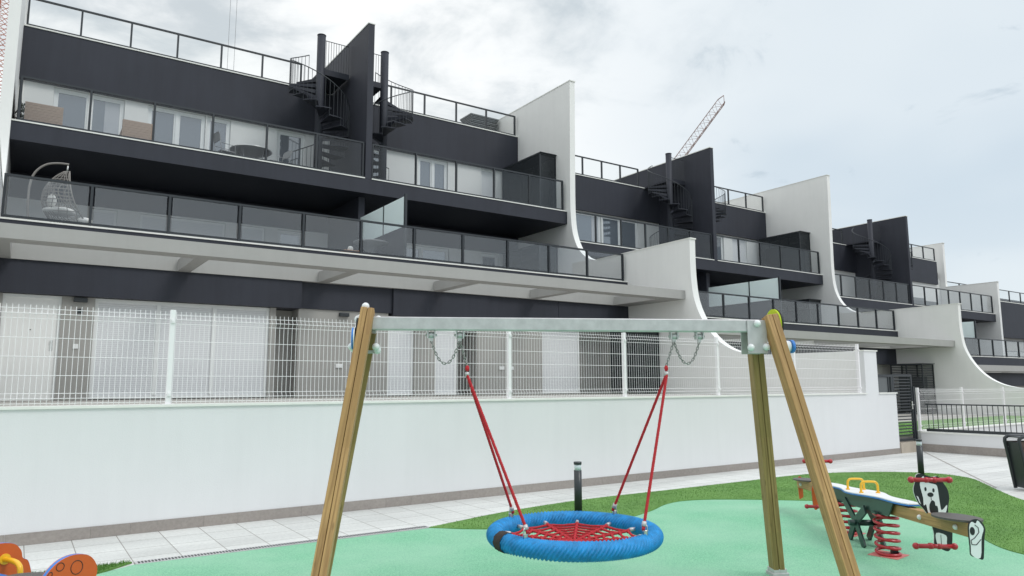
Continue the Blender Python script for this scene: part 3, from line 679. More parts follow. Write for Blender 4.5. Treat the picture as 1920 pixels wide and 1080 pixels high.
B1 = dict(dz=0, x0=-.60, x1=17.0, base=-.9, y1=18.06, y2=21.3, y3=24.6, fin=8.76, first=True, n1=11, n2a=6, n2b=5, ra=1.12, rb=.9, n3a=6, n3b=5, gf=gf1,
    w2=[(.28,2.16,10.56,'curtain',2),(2.82,4.54,10.56,'glass',2),(4.58,5.33,10.56,'glass',1),(6.88,7.87,10.56,'glass',1),(9.6,10.9,10.56,'glass',1),(12.35,13.67,10.56,'glass',2),(15.23,15.95,10.56,'shutter',1)],
    w1=[(1.45,2.75-.6,7.0,'shutter',1),(2.78,5.3,7.0,'shutter',1),(6.82-1.1,7.68-1.1,7.0,'shutter',1),(7.0,7.9,7.0,'glass',1),(11.3,13.7,7.0,'glass',2),(15.17,16.02,7.0,'glass',1)])
b1 = block(B1, 'nearest dark and white apartment block behind the swing, furniture on its balconies')
wing(b1, -.60-T, 0, -.9)
o17 = lambda ws, dx, dz: [(a+dx, b+dx, z+dz, k, n) for a, b, z, k, n in ws]
B2 = dict(dz=-1.03, x0=17.25, x1=34.0, base=-.9, y1=17.95, y2=21.6, y3=24.85, fin=25.69, n1=11, n2a=6, n2b=5, ra=1.35, rb=.9, n3a=6, n3b=5,
    w2=[(20.0,21.95,9.53,'curtain',1),(22.0,24.3,9.53,'glass',2),(18.0,19.6,9.53,'shutter',2),(28.5,30.5,9.53,'glass',2),(31.2,32.4,9.53,'shutter',1)],
    w1=[(19,21,5.97,'shutter',1),(22,23.5,5.97,'glass',1),(28,30,5.97,'glass',2)])
b2 = block(B2, 'middle dark and white apartment block behind the right leg of the swing')
prof3 = [(31,11.5),(24.55,11.5),(24.56,8.35),(21.35,8.35),(21.36,-.9),(31,-.9)]
prof3 = [(31,11.5),(24.55,11.5),(24.56,8.37),(21.35,8.36),(21.36,-.9),(31,-.9)]
B3 = dict(dz=-2.06, x0=34.25, x1=53.3, base=-.9, y1=18.0, y2=21.6, y3=24.8, fin=42.7, n1=16, n2a=6, n2b=7, ra=1.25, rb=.9, n3a=6, n3b=6, x1f=60, rx=.5, wprof=prof3,
    w2=[(35.6,37.4,8.50,'glass',2),(38.4,39.6,8.50,'shutter',1),(43.6,45.3,8.50,'shutter',1),(46.5,48,8.50,'shutter',1)], w1=[(38,40,4.94,'shutter',1),(46,48,4.94,'glass',2)])
b3 = block(B3, 'farthest of the three stepped apartment blocks with spiral stairs, at the right')
# small dark and light pieces of block four
b4 = thing('apartment_block', 'distant dark fronted block cut by the right edge of the photo', 'building', (62, 26, -.9), 'terraced apartment blocks')
part(MB().box(53.6, 80, 24.7, 25, 5.15, 7.9), 'parapet_wall', 'dark_plaster', b4); part(MB().box(53.6, 80, 24.68, 25.02, 7.9, 7.95), 'parapet_coping', 'coping', b4)
part(MB().box(53.6, 80, 27, 33, 7.2, 8.75), 'roof_wall', 'dark_plaster', b4)
facade(b4, 53.6, 80, 2.3, 5.15, 24.9, [(55.5,57.9,5.1,'shutter',1),(58.9,61.6,5.1,'shutter',1),(63,66,5.1,'shutter',1)], 'beige_plaster')
railing(b4, 24.76, 53.7, 79.8, 7.97, 8.85, 13, 'glass_clear', gap=0)
railing(b4, 22.3, 53.6, 79.8, 2.9, 3.9, 12, 'glass_clear', gap=0)
part(MB().box(53.55, 80, 22.2, 24.9, 2.0, 2.9), 'balcony_slab', 'dark_plaster', b4)
part(MB().box(53.6, 80, 24.95, 33, -.9, 7.8), 'building_core', 'beige_plaster', b4)
# equipment cages and vents
cage(16.19, 16.99, 21.95, 25.9-1.3, 8.31, 10.66, 'dark lattice equipment cage on the upper balcony of the nearest block')
cage(16.1, 16.99, 21.9, 24.4, 5.15, 7.02, 'dark equipment cage on the middle balcony of the nearest block')
cage(16.0, 16.99, 16.65, 17.9, 1.41, 3.4, 'black lattice cage in the ground floor garden behind the wire fence')
cage(33.1, 33.99, 22.2, 24.7, 7.29, 9.55, 'dark equipment cage on the upper balcony of the middle block')
cage(33.0, 33.99, 21.8, 24.4, 4.12, 5.95, 'dark equipment cage on the middle balcony of the middle block')
cage(33.0, 33.99, 16.46, 17.9, .37, 2.55, 'black slatted air unit cage in the lawn garden behind the gate', 'slat')
chimney(15.5, 16.9, 26.0, 26.9, 11.5, 13.42, 'grey louvred roof vent behind the railing near the tall white wing')
chimney(27.3, 28.2, 26.0, 26.9, 10.47, 12.5, 'grey louvred roof vent beside the dark fin of the middle block')
t = tag(MB().box(51.0, 52.6, 27, 28.2, 8.9, 9.1).build('roof_hatch', 'louver_grey'), 'flat grey roof hatch at the far end of the terrace', 'hatch')

# ------------------------------------------------------------------ balcony furniture
# hanging egg chair
ez = 5.16
eg = thing('hanging_chair_stand', 'curved grey tube stand of the hanging chair at the left balcony end', 'stand', (.35, 19, ez))
arc = smoothpath([(.62,19,6.74),(.40,19,6.73),(.18,19,6.66),(0,19,6.47),(-.08,19,6.22),(-.10,19,5.9),(-.08,19,5.5),(-.03,19,5.19)], 6)
part(MB().tube(arc, .024, 10), 'pole', 'egg_wicker', eg)
part(MB().tube([(.35+.5*math.cos(a*math.pi/16), 19+.45*math.sin(a*math.pi/16), ez+.03) for a in range(32)], .022, 8, closed=True), 'base_ring', 'dark_metal', eg)
part(MB().cyl((-.15, 19, ez+.03), (.85, 19, ez+.03), .018, 8), 'base_bar', 'dark_metal', eg)
hc = thing('hanging_chair', 'egg shaped wicker hanging chair with white cushions at the left balcony end', 'chair', (.6, 19, 5.45))
part(MB().tube([(.60,19,6.72),(.60,19,6.56)], .016, 8), 'spring', 'steel', hc)
def egg(th, ph):   # ph 0 top .. 1 bottom, th -90..90 degrees round the closed back
    w = .42*math.sin(math.pi*min(1, ph*.86+.02))**.7; xl = .60-.46*math.sin(math.pi*min(1, ph*.86+.02))**.7; xr = .64+.03*ph+.40*ph**3
    return (xr-(xr-xl)*math.cos(th), 19+w*math.sin(th), 6.56-1.22*ph)
g = MB()
for k in range(17):
    th = R(-90)+k*R(180)/16; g.tube([egg(max(-1.57, min(1.57, th+.10*math.sin(i*.9+k))), i/14) for i in range(15)], .008, 5, caps=False)
for i in range(2, 15): g.tube([egg(R(-90)+k*R(180)/20, i/15) for k in range(21)], .007 if i % 3 else .012, 5, caps=False)
part(g, 'basket', 'egg_wicker', hc)
rim = [egg(R(90), i/12) for i in range(13)]; rim2 = [egg(R(-90), i/12) for i in range(13)]
part(MB().tube(rim+rim2[::-1], .016, 7), 'rim', 'egg_wicker', hc)
part(MB().ball((.50, 19, 5.62), .3, 18, 10, (1.1,1,.35)), 'seat_cushion', 'cushion', hc); part(MB().ball((.34, 19, 5.85), .2, 16, 10, (.5,1.1,.7)), 'pillow', 'cushion', hc)
ft = thing('footstool', 'small round white cushion stool beside the hanging chair', 'stool', (1.02, 18.7, ez)); part(MB().ball((1.0, 18.8, 5.42), .12, 16, 8, (1.3,1,.7)), 'cushion', 'cushion', ft); part(MB().cyl((1.0,18.8,ez), (1.0,18.8,5.36), .11, 16), 'base', 'egg_wicker', ft)
# upper balcony: round table, chairs
tb = thing('round_table', 'round glass topped table on the upper balcony between two grey chairs', 'table', (5.6, 23, 8.31))
part(MB().cyl((5.6,23,9.05), (5.6,23,9.08), .62, 32), 'tabletop', 'furniture_grey', tb)
part(MB().tube([(5.6+.63*math.cos(a*math.pi/20), 23+.63*math.sin(a*math.pi/20), 9.065) for a in range(40)], .015, 6, closed=True), 'rim', 'steel', tb)
for a in range(4): part(MB().tube([(5.6+.45*math.cos(R(45+90*a)), 23+.45*math.sin(R(45+90*a)), 9.04), (5.6+.3*math.cos(R(45+90*a)), 23+.3*math.sin(R(45+90*a)), 8.31)], .014, 6), 'leg', 'furniture_grey', tb)
def gchair(x, y, ang, label):
    t = thing('garden_chair', label, 'chair', (x, y, 8.31), 'grey chairs at the upper balcony table'); c, s = math.cos(ang), math.sin(ang)
    def L(a, b, z): return (x+a*c-b*s, y+a*s+b*c, 8.31+z)
    ax, ay = Vector((c, s, 0)), Vector((-s, c, 0))
    part(MB().obox(L(0,0,.44), ax*.23, ay*.22, (0,0,.015)), 'seat', 'furniture_grey', t)
    part(MB().prism([L(-.24,.24,.74), L(.24,.24,.74), L(.25,.30,.97), L(.18,.31,1.0), L(-.18,.31,1.0), L(-.25,.30,.97)], ay*.02), 'backrest', 'furniture_grey', t)
    for i in (-1, 1):
        part(MB().tube([L(i*.23,-.2,0), L(i*.23,-.2,.64), L(i*.24,.22,.66)], .012, 6), 'front_leg', 'furniture_grey', t)
        part(MB().tube([L(i*.22,.24,0), L(i*.22,.2,.44), L(i*.23,.3,.95)], .012, 6), 'rear_leg', 'furniture_grey', t)
gchair(4.75, 22.6, R(100), 'grey garden chair left of the round upper balcony table'); gchair(6.5, 23.0, R(-75), 'grey garden chair right of the round upper balcony table')
def sofa(x0, x1, y, zt, label):
    t = thing('wicker_sofa', label, 'sofa', ((x0+x1)/2, y, 8.31), 'brown wicker seats on the upper balcony')
    g = MB()
    for i in range(22): z = 8.36+i*(zt-8.36)/22; g.box(x0, x1, y+(i % 2)*.003, y+.08, z, z+(zt-8.36)/22-.005)
    part(g, 'back', 'wicker', t); part(MB().box(x0, x1, y+.085, y+.7, 8.36, 8.65), 'seat', 'wicker', t)
    part(MB().box(x0, x0+.1, y+.09, y+.7, 8.651, 8.9), 'armrest', 'wicker', t); part(MB().box(x1-.1, x1, y+.09, y+.7, 8.651, 8.9), 'armrest', 'wicker', t)
sofa(-.36, .5, 22.3, 9.16, 'brown wicker sofa at the far left end of the upper balcony')
sofa(1.92, 2.74, 22.3, 9.15, 'brown wicker sofa between the two glazed doors of the upper balcony')
pl = thing('potted_plant', 'dark bushy potted plant at the left end of the upper balcony', 'plant', (-.42, 23.2, 8.31))
part(MB().cyl((-.38,23.2,8.31), (-.38,23.2,8.6), .12, 14, .16), 'pot', 'furniture_grey', pl); g = MB()
for i in range(260):
    a, b_ = rnd.uniform(0, 6.28), rnd.uniform(0, 1); r_ = .19*math.sqrt(rnd.random()); z = 8.6+b_*.75; c = Vector((-.38+r_*math.cos(a), 23.2+r_*math.sin(a), z)); d1 = Vector((rnd.uniform(-1,1), rnd.uniform(-1,1), rnd.uniform(-.4,1))).normalized()*.06; d2 = d1.cross(Vector((rnd.random(), rnd.random(), .3))).normalized()*.02
    g.add([c-d1, c+d2, c+d1, c-d2], [(0,1,2,3)])
part(g, 'foliage', 'leaf', pl)
# middle balcony low table, small planter, cup
lt = thing('low_table', 'grey bowl shaped round table beside the frosted screen on the middle balcony', 'table', (8.2, 19.4, ez)); g = MB()
part(MB().tube([(8.2,19.4,ez),(8.2,19.4,ez+.32),(8.2,19.4,ez+.52),(8.2,19.4,ez+.62),(8.2,19.4,ez+.65)], [.16,.10,.28,.5,.5], 28), 'table_body', 'furniture_grey', lt)
t = thing('small_planter', 'small terracotta planter with white flowers behind the middle balcony glass', 'planter', (7.2, 18.5, ez)); part(MB().box(7.0, 7.5, 18.35, 18.6, ez, ez+.16), 'pot', 'terracotta', t, bevel=.01); part(MB().ball((7.22,18.47,ez+.21), .08, 10, 6), 'flowers', 'cushion', t)
# block three: dark furniture seen through the glass
sf = thing('balcony_armchairs', 'low grey outdoor sofa behind the glass of the far block', 'sofa', (45, 22.4, 6.26)); part(MB().box(43.4, 47, 22.2, 22.9, 6.26, 6.7), 'seat', 'furniture_grey', sf, bevel=.03); part(MB().box(43.4, 47, 22.9, 23.1, 6.26, 7.0), 'back', 'furniture_grey', sf, bevel=.03)

# ------------------------------------------------------------------ cranes
def truss(g, a, b, w, h, n, r):
    a, b = Vector(a), Vector(b); t = (b-a).normalized(); s = t.cross(Vector((0,0,1))).normalized(); u = s.cross(t)
    C = []
    for i in range(n+1):
        p = a+(b-a)*i/n; C.append((p-s*w/2, p+s*w/2, p+u*h))
    for k in range(3): g.tube([c[k] for c in (C[0], C[-1])], r, 4, smooth=False)
    for i in range(n):
        for k, l in ((0,1),(1,2),(2,0)):
            x, y = (k, l) if i % 2 else (l, k); g.tube([C[i][x], C[i+1][y]], r*.5, 3, smooth=False, caps=False)
        g.tube([C[i][0], C[i][1]], r*.5, 3, smooth=False, caps=False)
def mast(g, x, y, z0, z1, w, r):
    c = [(x-w/2,y-w/2),(x+w/2,y-w/2),(x+w/2,y+w/2),(x-w/2,y+w/2)]
    for p in c: g.tube([(*p, z0), (*p, z1)], r, 4, smooth=False)
    n = int((z1-z0)/w)
    for i in range(n):
        z = z0+i*w
        for k in range(4):
            a, b = c[k], c[(k+1) % 4]; g.tube([(*a, z), (*b, z+w)], r*.45, 3, smooth=False, caps=False); g.tube([(*b, z), (*a, z+w)], r*.45, 3, smooth=False, caps=False); g.tube([(*a, z), (*b, z)], r*.5, 3, smooth=False, caps=False)
def at_px(px, py, depth):
    d = fw+rr*((px-960)/1357.85)-uu*((py-540)/1357.85); return Vector((0,0,1.7))+d*depth
def place(px, depth):     # horizontal position at a camera depth
    lat = (px-960)/1357.85*depth; return Vector((r0.x*lat+math.sin(yaw)*depth, r0.y*lat+math.cos(yaw)*depth, 0))

c1 = at_px(7, 60, 112); c2 = at_px(436, 50, 112)
cr = thing('tower_crane', 'orange lattice tower crane mast rising at the left edge behind the white wing', 'crane', (c1.x, c1.y, -.9), 'construction cranes')
g = MB(); mast(g, c1.x, c1.y, -.9, 80, 1.7, .11); part(g, 'mast', 'crane_orange', cr)
g = MB(); truss(g, (c1.x, c1.y, 80), (c2.x+8*r0.x, c2.y+8*r0.y, 80), 1.4, 1.4, 36, .09); part(g, 'jib', 'crane_orange', cr)
g = MB(); truss(g, (c1.x, c1.y, 80), (c1.x-14*r0.x, c1.y-14*r0.y, 80), 1.4, .8, 8, .09); part(g, 'counter_jib', 'crane_orange', cr)
g = MB()
for k in (-.5, .5): g.tube([(c2.x+r0.x*k, c2.y+r0.y*k, 80), (c2.x+r0.x*k, c2.y+r0.y*k, 12)], .03, 4)
part(g, 'hoist_cable', 'furniture_grey', cr); part(MB().box(c2.x-.6, c2.x+.6, c2.y-.3, c2.y+.3, 11, 12), 'hook_block', 'crane_orange', cr)
# luffing jib crane behind the middle block
D = 165; up = Vector((0, 0, 1))
def camz(py, depth): return 1.7+(722-py)/1357.85*depth*1.0
tip = at_px(1358, 194, D); foot = at_px(1358-190, 194+257, D)
ck = thing('luffing_crane', 'red brown lattice crane jib pointing up behind the middle dark fin', 'crane', (foot.x, foot.y, -.9), 'construction cranes')
g = MB(); truss(g, foot, tip, 1.9, 1.7, 34, .085); part(g, 'jib', 'crane_red', ck)
g = MB(); mast(g, foot.x, foot.y, -.9, foot.z, 1.8, .12); part(g, 'mast', 'crane_orange', ck)
g = MB(); t_ = (tip-foot).normalized(); s_ = t_.cross(up).normalized(); u_ = s_.cross(t_)
g.tube([tip+u_*1.7, tip+t_*1.5+u_*1.2], .1, 4); g.tube([tip-s_*1.0, tip+s_*1.0], .12, 4); g.tube([tip, tip+t_*1.5+u_*1.2], .08, 4); part(g, 'jib_head', 'crane_red', ck)

# ================================================================== PLAY EQUIPMENT
dv = Vector((.89153, -.45296, 0)); pv = Vector((.45296, .89153, 0)); Z3 = Vector((0, 0, 1))
BA = Vector((2.2631, 5.3034, 0))+pv*.05; BL = 3.207; BB = BA+dv*BL
def SW(s, v, z): return BA+dv*s+pv*v+Z3*z
def leg_frame(top, foot, xdir):
    ax = (top-foot).normalized(); x = (xdir-ax*xdir.dot(ax)).normalized(); y = ax.cross(x)
    return Matrix(((x.x, y.x, ax.x, foot.x), (x.y, y.y, ax.y, foot.y), (x.z, y.z, ax.z, foot.z), (0, 0, 0, 1))), (top-foot).length
sw = thing('swing_frame', 'wooden A-frame of the swing with galvanised top beam', 'swing frame', SW(BL/2, 0, 0))
Lg = [('leg', SW(-.03, -.045, 2.29), Vector((1.6457, 4.8926, 0))+dv*.035, 'wood'), ('leg', SW(-.02, .09, 2.12), Vector((2.2309, 6.0443, 0))-dv*.045, 'wood_green'),
      ('leg', SW(BL+.085, -.05, 2.265), Vector((5.1544, 3.1099, 0)), 'wood'), ('leg', SW(BL+.0, .085, 2.16), Vector((5.7396, 4.2616, 0)), 'wood_green')]
for nm, tp_, ft_, mt_ in Lg:
    mtx, L = leg_frame(tp_, ft_, dv); g = MB(); h = .052
    g.box(-h, -.0018, -h, h, 0, L); g.box(.0018, h, -h, h, 0, L); lg = part(g, nm, mt_, sw, bevel=.005, matrix=mtx)
    lg.data.update()
    c = MB().obox((ft_.x, ft_.y, .02), dv*.075, pv*.075, Z3*.02); c.obox((ft_.x+(tp_.x-ft_.x)*.015, ft_.y+(tp_.y-ft_.y)*.015, .055), dv*.062, pv*.062, Z3*.02)
    part(c, 'ground_shoe', 'galvanised', sw, bevel=.004)
g = MB().obox(SW(BL/2, 0, 2.183), dv*(BL/2-.0), pv*.05, Z3*.052); part(g, 'crossbeam', 'galvanised', sw, bevel=.008)
for s, v, hw_ in ((BL-.035, -.058, .085), (BL-.035, .075, .085), (-.03, .075, .06)):
    part(MB().obox(SW(s, v, 2.09), dv*hw_, pv*.004, Z3*.14), 'bracket_plate', 'galvanised', sw, bevel=.003)
def bolt(s, v, z, r=.030): part(MB().ball(SW(s, v, z), r, 14, 8), 'bolt_cap', 'white_cap', sw)
for s, v, z in ((BL-.035, -.07, 2.20), (BL-.10, -.07, 2.0), (BL+.035, -.07, 2.005), (.05, -.02, 2.215), (.035, -.0, 2.0), (.045, .03, 1.975), (-.105, -.03, 2.215), (-.085, .03, 2.235), (-.15, -.03, 2.0), (-.14, .03, 1.985), (-.05, -.04, 2.315)): bolt(s, v, z)
def disc(s, v, z, r, th, name, mt_): part(MB().cyl(SW(s, v, z), SW(s+th, v, z), r, 40), name, mt_, sw)
disc(BL+.145, .02, 2.195, .135, .016, 'lime_disc', 'lime_panel'); disc(BL+.162, .02, 2.195, .140, .012, 'disc_backing', 'black_panel')
disc(BL+.16, .06, 2.015, .05, .145, 'side_tube', 'white_panel'); disc(BL+.306, .06, 2.015, .056, .03, 'tube_cap', 'blue_panel')
disc(-.145, -.07, 2.06, .085, .014, 'blue_disc', 'blue_panel'); disc(-.130, -.07, 2.06, .088, .008, 'disc_rim', 'white_panel'); disc(-.115, -.02, 2.13, .1, .014, 'disc_backing', 'black_panel')
for s in (.467, .694, 2.469, 2.689):
    g = MB()
    for k in (-1, 1): g.obox(SW(s+k*.028, 0, 2.100), dv*.005, pv*.026, Z3*.031)
    g.cyl(SW(s-.046, 0, 2.094), SW(s+.046, 0, 2.094), .009, 8); g.cyl(SW(s-.022, 0, 2.094), SW(s+.022, 0, 2.094), .024, 14)
    g.obox(SW(s, 0, 2.062), dv*.014, pv*.009, Z3*.015); part(g, 'swivel_hanger', 'galvanised', sw)

# ---- nest seat
RC, RT, SC, SZ = .62, .068, 1.602, .535
ns = thing('nest_swing_seat', 'blue rope ring seat with red net hanging on red ropes and chains', 'swing seat', SW(SC, 0, SZ))
def RP(a, r, z=0): return SW(SC+r*math.cos(a), r*math.sin(a), SZ+z)
def ringpart(a0, a1, name, mt_, rt, amp, nu, nvs=36, kw=250):
    V = []; F = []; n = nu; full = abs(a1-a0-2*math.pi) < 1e-4
    for i in range(n if full else n+1):
        a = a0+(a1-a0)*i/n
        for j in range(nvs):
            b = 2*math.pi*j/nvs
            w = math.sin(kw*.5*a+7*b); ck = math.sin(kw*.5*a-9*b)
            r = rt+amp*(abs(w)**.7*(.35+.65*ck)-.5)
            V.append(RP(a, RC+r*math.cos(b), r*math.sin(b)))
    for i in range(n):
        k = (i+1) % len(range(n if full else n+1))
        for j in range(nvs): l = (j+1) % nvs; F.append((i*nvs+j, k*nvs+j, k*nvs+l, i*nvs+l))
    return part(MB().add(V, F, True), name, mt_, ns)
ringpart(0, 2*math.pi, 'padded_ring', 'blue_rope', RT, .011, 2000)
ringpart(R(197), R(206), 'wrapping_band', 'brown_band', RT+.007, .006, 60, 24, 300)
def rope(g, pts, r, pitch=.045, strands=3):
    P = smoothpath(pts, 1); cum = [0]
    for a, b in zip(P[:-1], P[1:]): cum.append(cum[-1]+(b-a).length)
    L = cum[-1]; n = max(4, int(L/pitch*7)); out = []
    for i in range(n+1):
        d_ = L*i/n; k = 0
        while k < len(cum)-2 and cum[k+1] < d_: k += 1
        t = (d_-cum[k])/max(1e-9, cum[k+1]-cum[k]); p = P[k].lerp(P[k+1], t); tg = (P[k+1]-P[k]).normalized()
        out.append((p, tg, d_))
    for s in range(strands):
        q = []
        for p, tg, d_ in out:
            ref = Vector((0,0,1)) if abs(tg.z) < .8 else Vector((1,0,0)); u = tg.cross(ref).normalized(); w = tg.cross(u); an = 2*math.pi*(d_/pitch+s/strands)
            q.append(p+(u*math.cos(an)+w*math.sin(an))*r*.5)
        g.tube(q, r*.58, 5, caps=False)
net = MB(); NR = 12; radii = [.49, .41, .335, .26, .19, .125, .06]; ri = RC-RT
def sag(r): return -.012-.05*(1-r/ri)
fer = MB()
for k in range(NR):
    a = R(15)+2*math.pi*k/NR; rope(net, [RP(a, ri-.03, -.008)]+[RP(a, r, sag(r)) for r in radii]+[RP(a, .01, sag(0))], .0105)
    fer.cyl(RP(a, ri+.004, -.004), RP(a, ri-.05, -.008), .015, 10)
for r in radii:
    pts = []
    for k in range(NR+1):
        a = R(15)+2*math.pi*k/NR; pts.append(RP(a, r, sag(r)))
        if k < NR: pts.append(RP(a+math.pi/NR, r*.95, sag(r)-.006))
    rope(net, pts, .0105)
for k in range(NR):
    for r in radii: net.ball(RP(R(15)+2*math.pi*k/NR, r, sag(r)), .018 if r > .2 else .014, 8, 6)
part(net, 'net', 'red_rope', ns); part(fer, 'net_ferrules', 'galvanised', ns)
def chain(g, pts, pitch=.025, r=.0040):
    P = [Vector(p) for p in pts]; cum = [0]
    for a, b in zip(P[:-1], P[1:]): cum.append(cum[-1]+(b-a).length)
    n = max(1, round(cum[-1]/pitch)); st = cum[-1]/n
    def ev(d_):
        k = 0
        while k < len(cum)-2 and cum[k+1] < d_: k += 1
        return P[k].lerp(P[k+1], (d_-cum[k])/(cum[k+1]-cum[k]))
    for i in range(n):
        a, b = ev(i*st), ev((i+1)*st); t = (b-a).normalized(); c = (a+b)/2; ref = pv if i % 2 else (t.cross(pv)).normalized(); ref = (ref-t*ref.dot(t)).normalized()
        hl = st*.5-.001; hw = .0082; q = []
        for k in range(12):
            an = 2*math.pi*k/12; q.append(c+t*(hl*(1 if math.cos(an) > 0 else -1)*.55+math.cos(an)*(hl*.45+.004))+ref*math.sin(an)*hw)
        g.tube(q, r, 5, closed=True)
for h1, h2, cs in ((.467, .694, .755), (2.689, 2.469, 2.396)):
    g = MB(); pts = []
    for i in range(17):
        t = i/16; x = (t-.5)*2; pts.append(SW(h1+(h2-h1)*t, 0, 1.868+.187*abs(x)**2.1))
    chain(g, pts); part(g, 'slack_chain', 'chain_steel', ns)
    g = MB(); chain(g, [SW(h2, 0, 2.055), SW(cs, 0, 1.845)]); part(g, 'chain', 'chain_steel', ns)
    sgn = -1 if cs < 1.6 else 1; topk = SW(cs, 0, 1.835)
    part(MB().ball(topk+Z3*-.005, .017, 12, 8, (1, 1, 1.5)), 'rope_loop', 'red_rope', ns); part(MB().cyl(SW(cs-sgn*-.002, 0, 1.800), SW(cs+sgn*-.0, 0, 1.770), .0175, 12), 'top_ferrule', 'galvanised', ns)
    for q in (-1, 1):
        a = math.atan2(q*.50, sgn*.40 if False else sgn*.52); e_ = RP(a, RC-.012, RT+.055)
        m_ = SW(cs, q*.008, 1.775); r_ = part(rope(MB(), [m_, e_], .0105) or MB(), 'rope', 'red_rope', ns) if False else None
        g = MB(); rope(g, [m_, e_], .012, .05); part(g, 'rope', 'red_rope', ns)
        d_ = (m_-e_).normalized(); g = MB().cyl(e_+d_*.035, e_-d_*.002, .018, 12); part(g, 'ferrule', 'galvanised', ns)
        g = MB(); g.tube([e_-d_*.0, e_-d_*.03], .013, 8); part(g, 'rope_eye', 'red_rope', ns)
        g = MB(); b0 = RP(a, RC, RT-.004)
        for k in (-1, 1): g.tube([b0+dv*k*.014, b0+dv*k*.014+Z3*.055, b0+dv*k*.008+Z3*.07], .0042, 7)
        g.cyl(b0-dv*.02+Z3*.028, b0+dv*.02+Z3*.028, .006, 8); g.obox(b0+Z3*.008, dv*.012, pv*.008, Z3*.016); part(g, 'shackle', 'steel', ns)

# ---- seesaw
SCN = Vector((7.61, 4.515, 0)); ev_ = Vector((.6225, .7826, 0)); nv = Vector((.7826, -.6225, 0))
def zb_(s): return .512-.048*s
def SP(s, u, z): return SCN+ev_*s+nv*u+Z3*z
ss = thing('spring_seesaw', 'spring seesaw with wooden beam, red coil springs and spotted dog panel', 'seesaw', SP(0, 0, 0))
p0, p1 = SP(-2.17, 0, zb_(-2.17)-.055), SP(2.17, 0, zb_(2.17)-.055); mtx, L = leg_frame(p1, p0, nv)
g = MB()
for k in (-1, 1): g.box(min(k*.0015, k*.047), max(k*.0015, k*.047), -.055, .055, 0, L)
part(g, 'beam', 'wood', ss, bevel=.006, matrix=mtx)
def hull(f, s0, s1, n, u=True): return [(s0+(s1-s0)*i/n, f((i)/n)) for i in range(n+1)]
bw_ = lambda t: .055+.115*(math.sin(math.pi*min(1, max(0, t)))**.8)*(.62+.38*math.cos(4*math.pi*t+math.pi*0))+.0
up_ = hull(bw_, -1.17, 1.12, 40)
def board(z, grow, th): return [SP(s, w+grow, zb_(s)+z) for s, w in up_]+[SP(s, -w-grow, zb_(s)+z) for s, w in up_[::-1]]
part(MB().prism(board(.030, 0, 0), (0, 0, .009)), 'top_board', 'white_panel', ss); part(MB().prism(board(.016, .003, 0), (0, 0, .0135)), 'board_underlay', 'blue_panel', ss)
g = MB()
for k in (-1, 1): g.prism([SP(-.92, k*.075, zb_(-.92)+.012), SP(-.80, k*.075, zb_(-.8)-.12), SP(.80, k*.075, zb_(.8)-.12), SP(.92, k*.075, zb_(.92)+.012)], nv*k*.012)
part(g, 'steel_cheeks', 'green_paint', ss)
g = MB()
for k in (-1, 1):
    for q in (-1, 1):
        for a, b, o_ in (((q*.30, zb_(0)-.10), (q*-.03, .21), .0), ((q*.04, .24), (q*.22, .012), .0)):
            A_, B_ = SP(a[0], k*.10+q*.008, a[1]), SP(b[0], k*.10+q*.008, b[1]); mx_ = (A_-B_).normalized(); sd_ = mx_.cross(nv).normalized()
            g.obox((A_+B_)/2, mx_*((A_-B_).length/2), sd_*.045, nv*.010)
part(g, 'support_legs', 'green_paint', ss, bevel=.002)
part(MB().cyl(SP(0, -.17, .225), SP(0, .17, .225), .032, 16), 'pivot_tube', 'green_paint', ss)
for s in (-.53, .53):
    q = []; zt = zb_(s)-.13; n_ = 200; tu = 6.2
    for i in range(n_+1):
        t = i/n_; zz_ = .03+(zt-.03)*min(1, max(0, (t-.08)/.84)); an = 2*math.pi*tu*t+.6; q.append(SP(s+.107*math.cos(an), .107*math.sin(an), zz_))
    part(MB().tube(q, .0155, 8), 'coil_spring', 'red_paint', ss)
    part(MB().prism([SP(s+a, b, .0105) for a, b in ((.20, 0), (0, .20), (-.20, 0), (0, -.20))], (0, 0, .006)), 'ground_pad', 'pad_plate', ss)
    part(MB().obox(SP(s, .06, .05), ev_*.02, nv*.03, Z3*.035), 'spring_clamp', 'black_panel', ss); part(MB().obox(SP(s, 0, zt+.012), ev_*.05, nv*.12, Z3*.01), 'spring_plate', 'green_paint', ss)
for s in (.20, -.17):
    z = zb_(s)+.039; q = smoothpath([SP(s, -.085, z), SP(s, -.085, z+.075), SP(s, -.07, z+.105), SP(s, -.045, z+.115), SP(s, .045, z+.115), SP(s, .07, z+.105), SP(s, .085, z+.075), SP(s, .085, z)], 4)
    g = MB().tube(q, .0125, 10)
    for k in (-1, 1): g.cyl(SP(s, k*.085, z), SP(s, k*.085, z+.012), .022, 12)
    part(g, 'grab_handle', 'yellow_plastic', ss)
def D(px, py, s, side, k=0.0): return SP(s-side*0+k, (px-455)/970*(1 if side < 0 else -.6), .915-(py-168)/1035)
dog = [(375,168),(345,183),(334,240),(316,300),(322,360),(348,430),(385,480),(410,520),(424,555),(440,610),(455,700),(452,790),(500,825),(556,842),(584,800),(596,740),(603,600),(580,520),(585,450),(597,380),(590,310),(560,250),(540,212),(515,190),(480,196),(440,188),(410,178)]
face = [(383,205),(378,225),(366,255),(370,300),(384,380),(385,445),(404,438),(415,500),(438,540),(485,560),(530,545),(558,510),(574,440),(527,488),(516,420),(511,340),(506,285),(492,262),(440,248),(412,220),(400,190)]
mouth = [(455,400),(440,420),(430,450),(432,500),(455,530),(480,538),(497,510),(495,455),(478,445),(475,415)]
lowl = [(468,685),(545,705),(548,760),(540,815),(500,812),(468,770)]; chest = [(563,592),(580,568),(601,600)]
lobe = [(331,362),(345,372),(362,436),(352,424)]
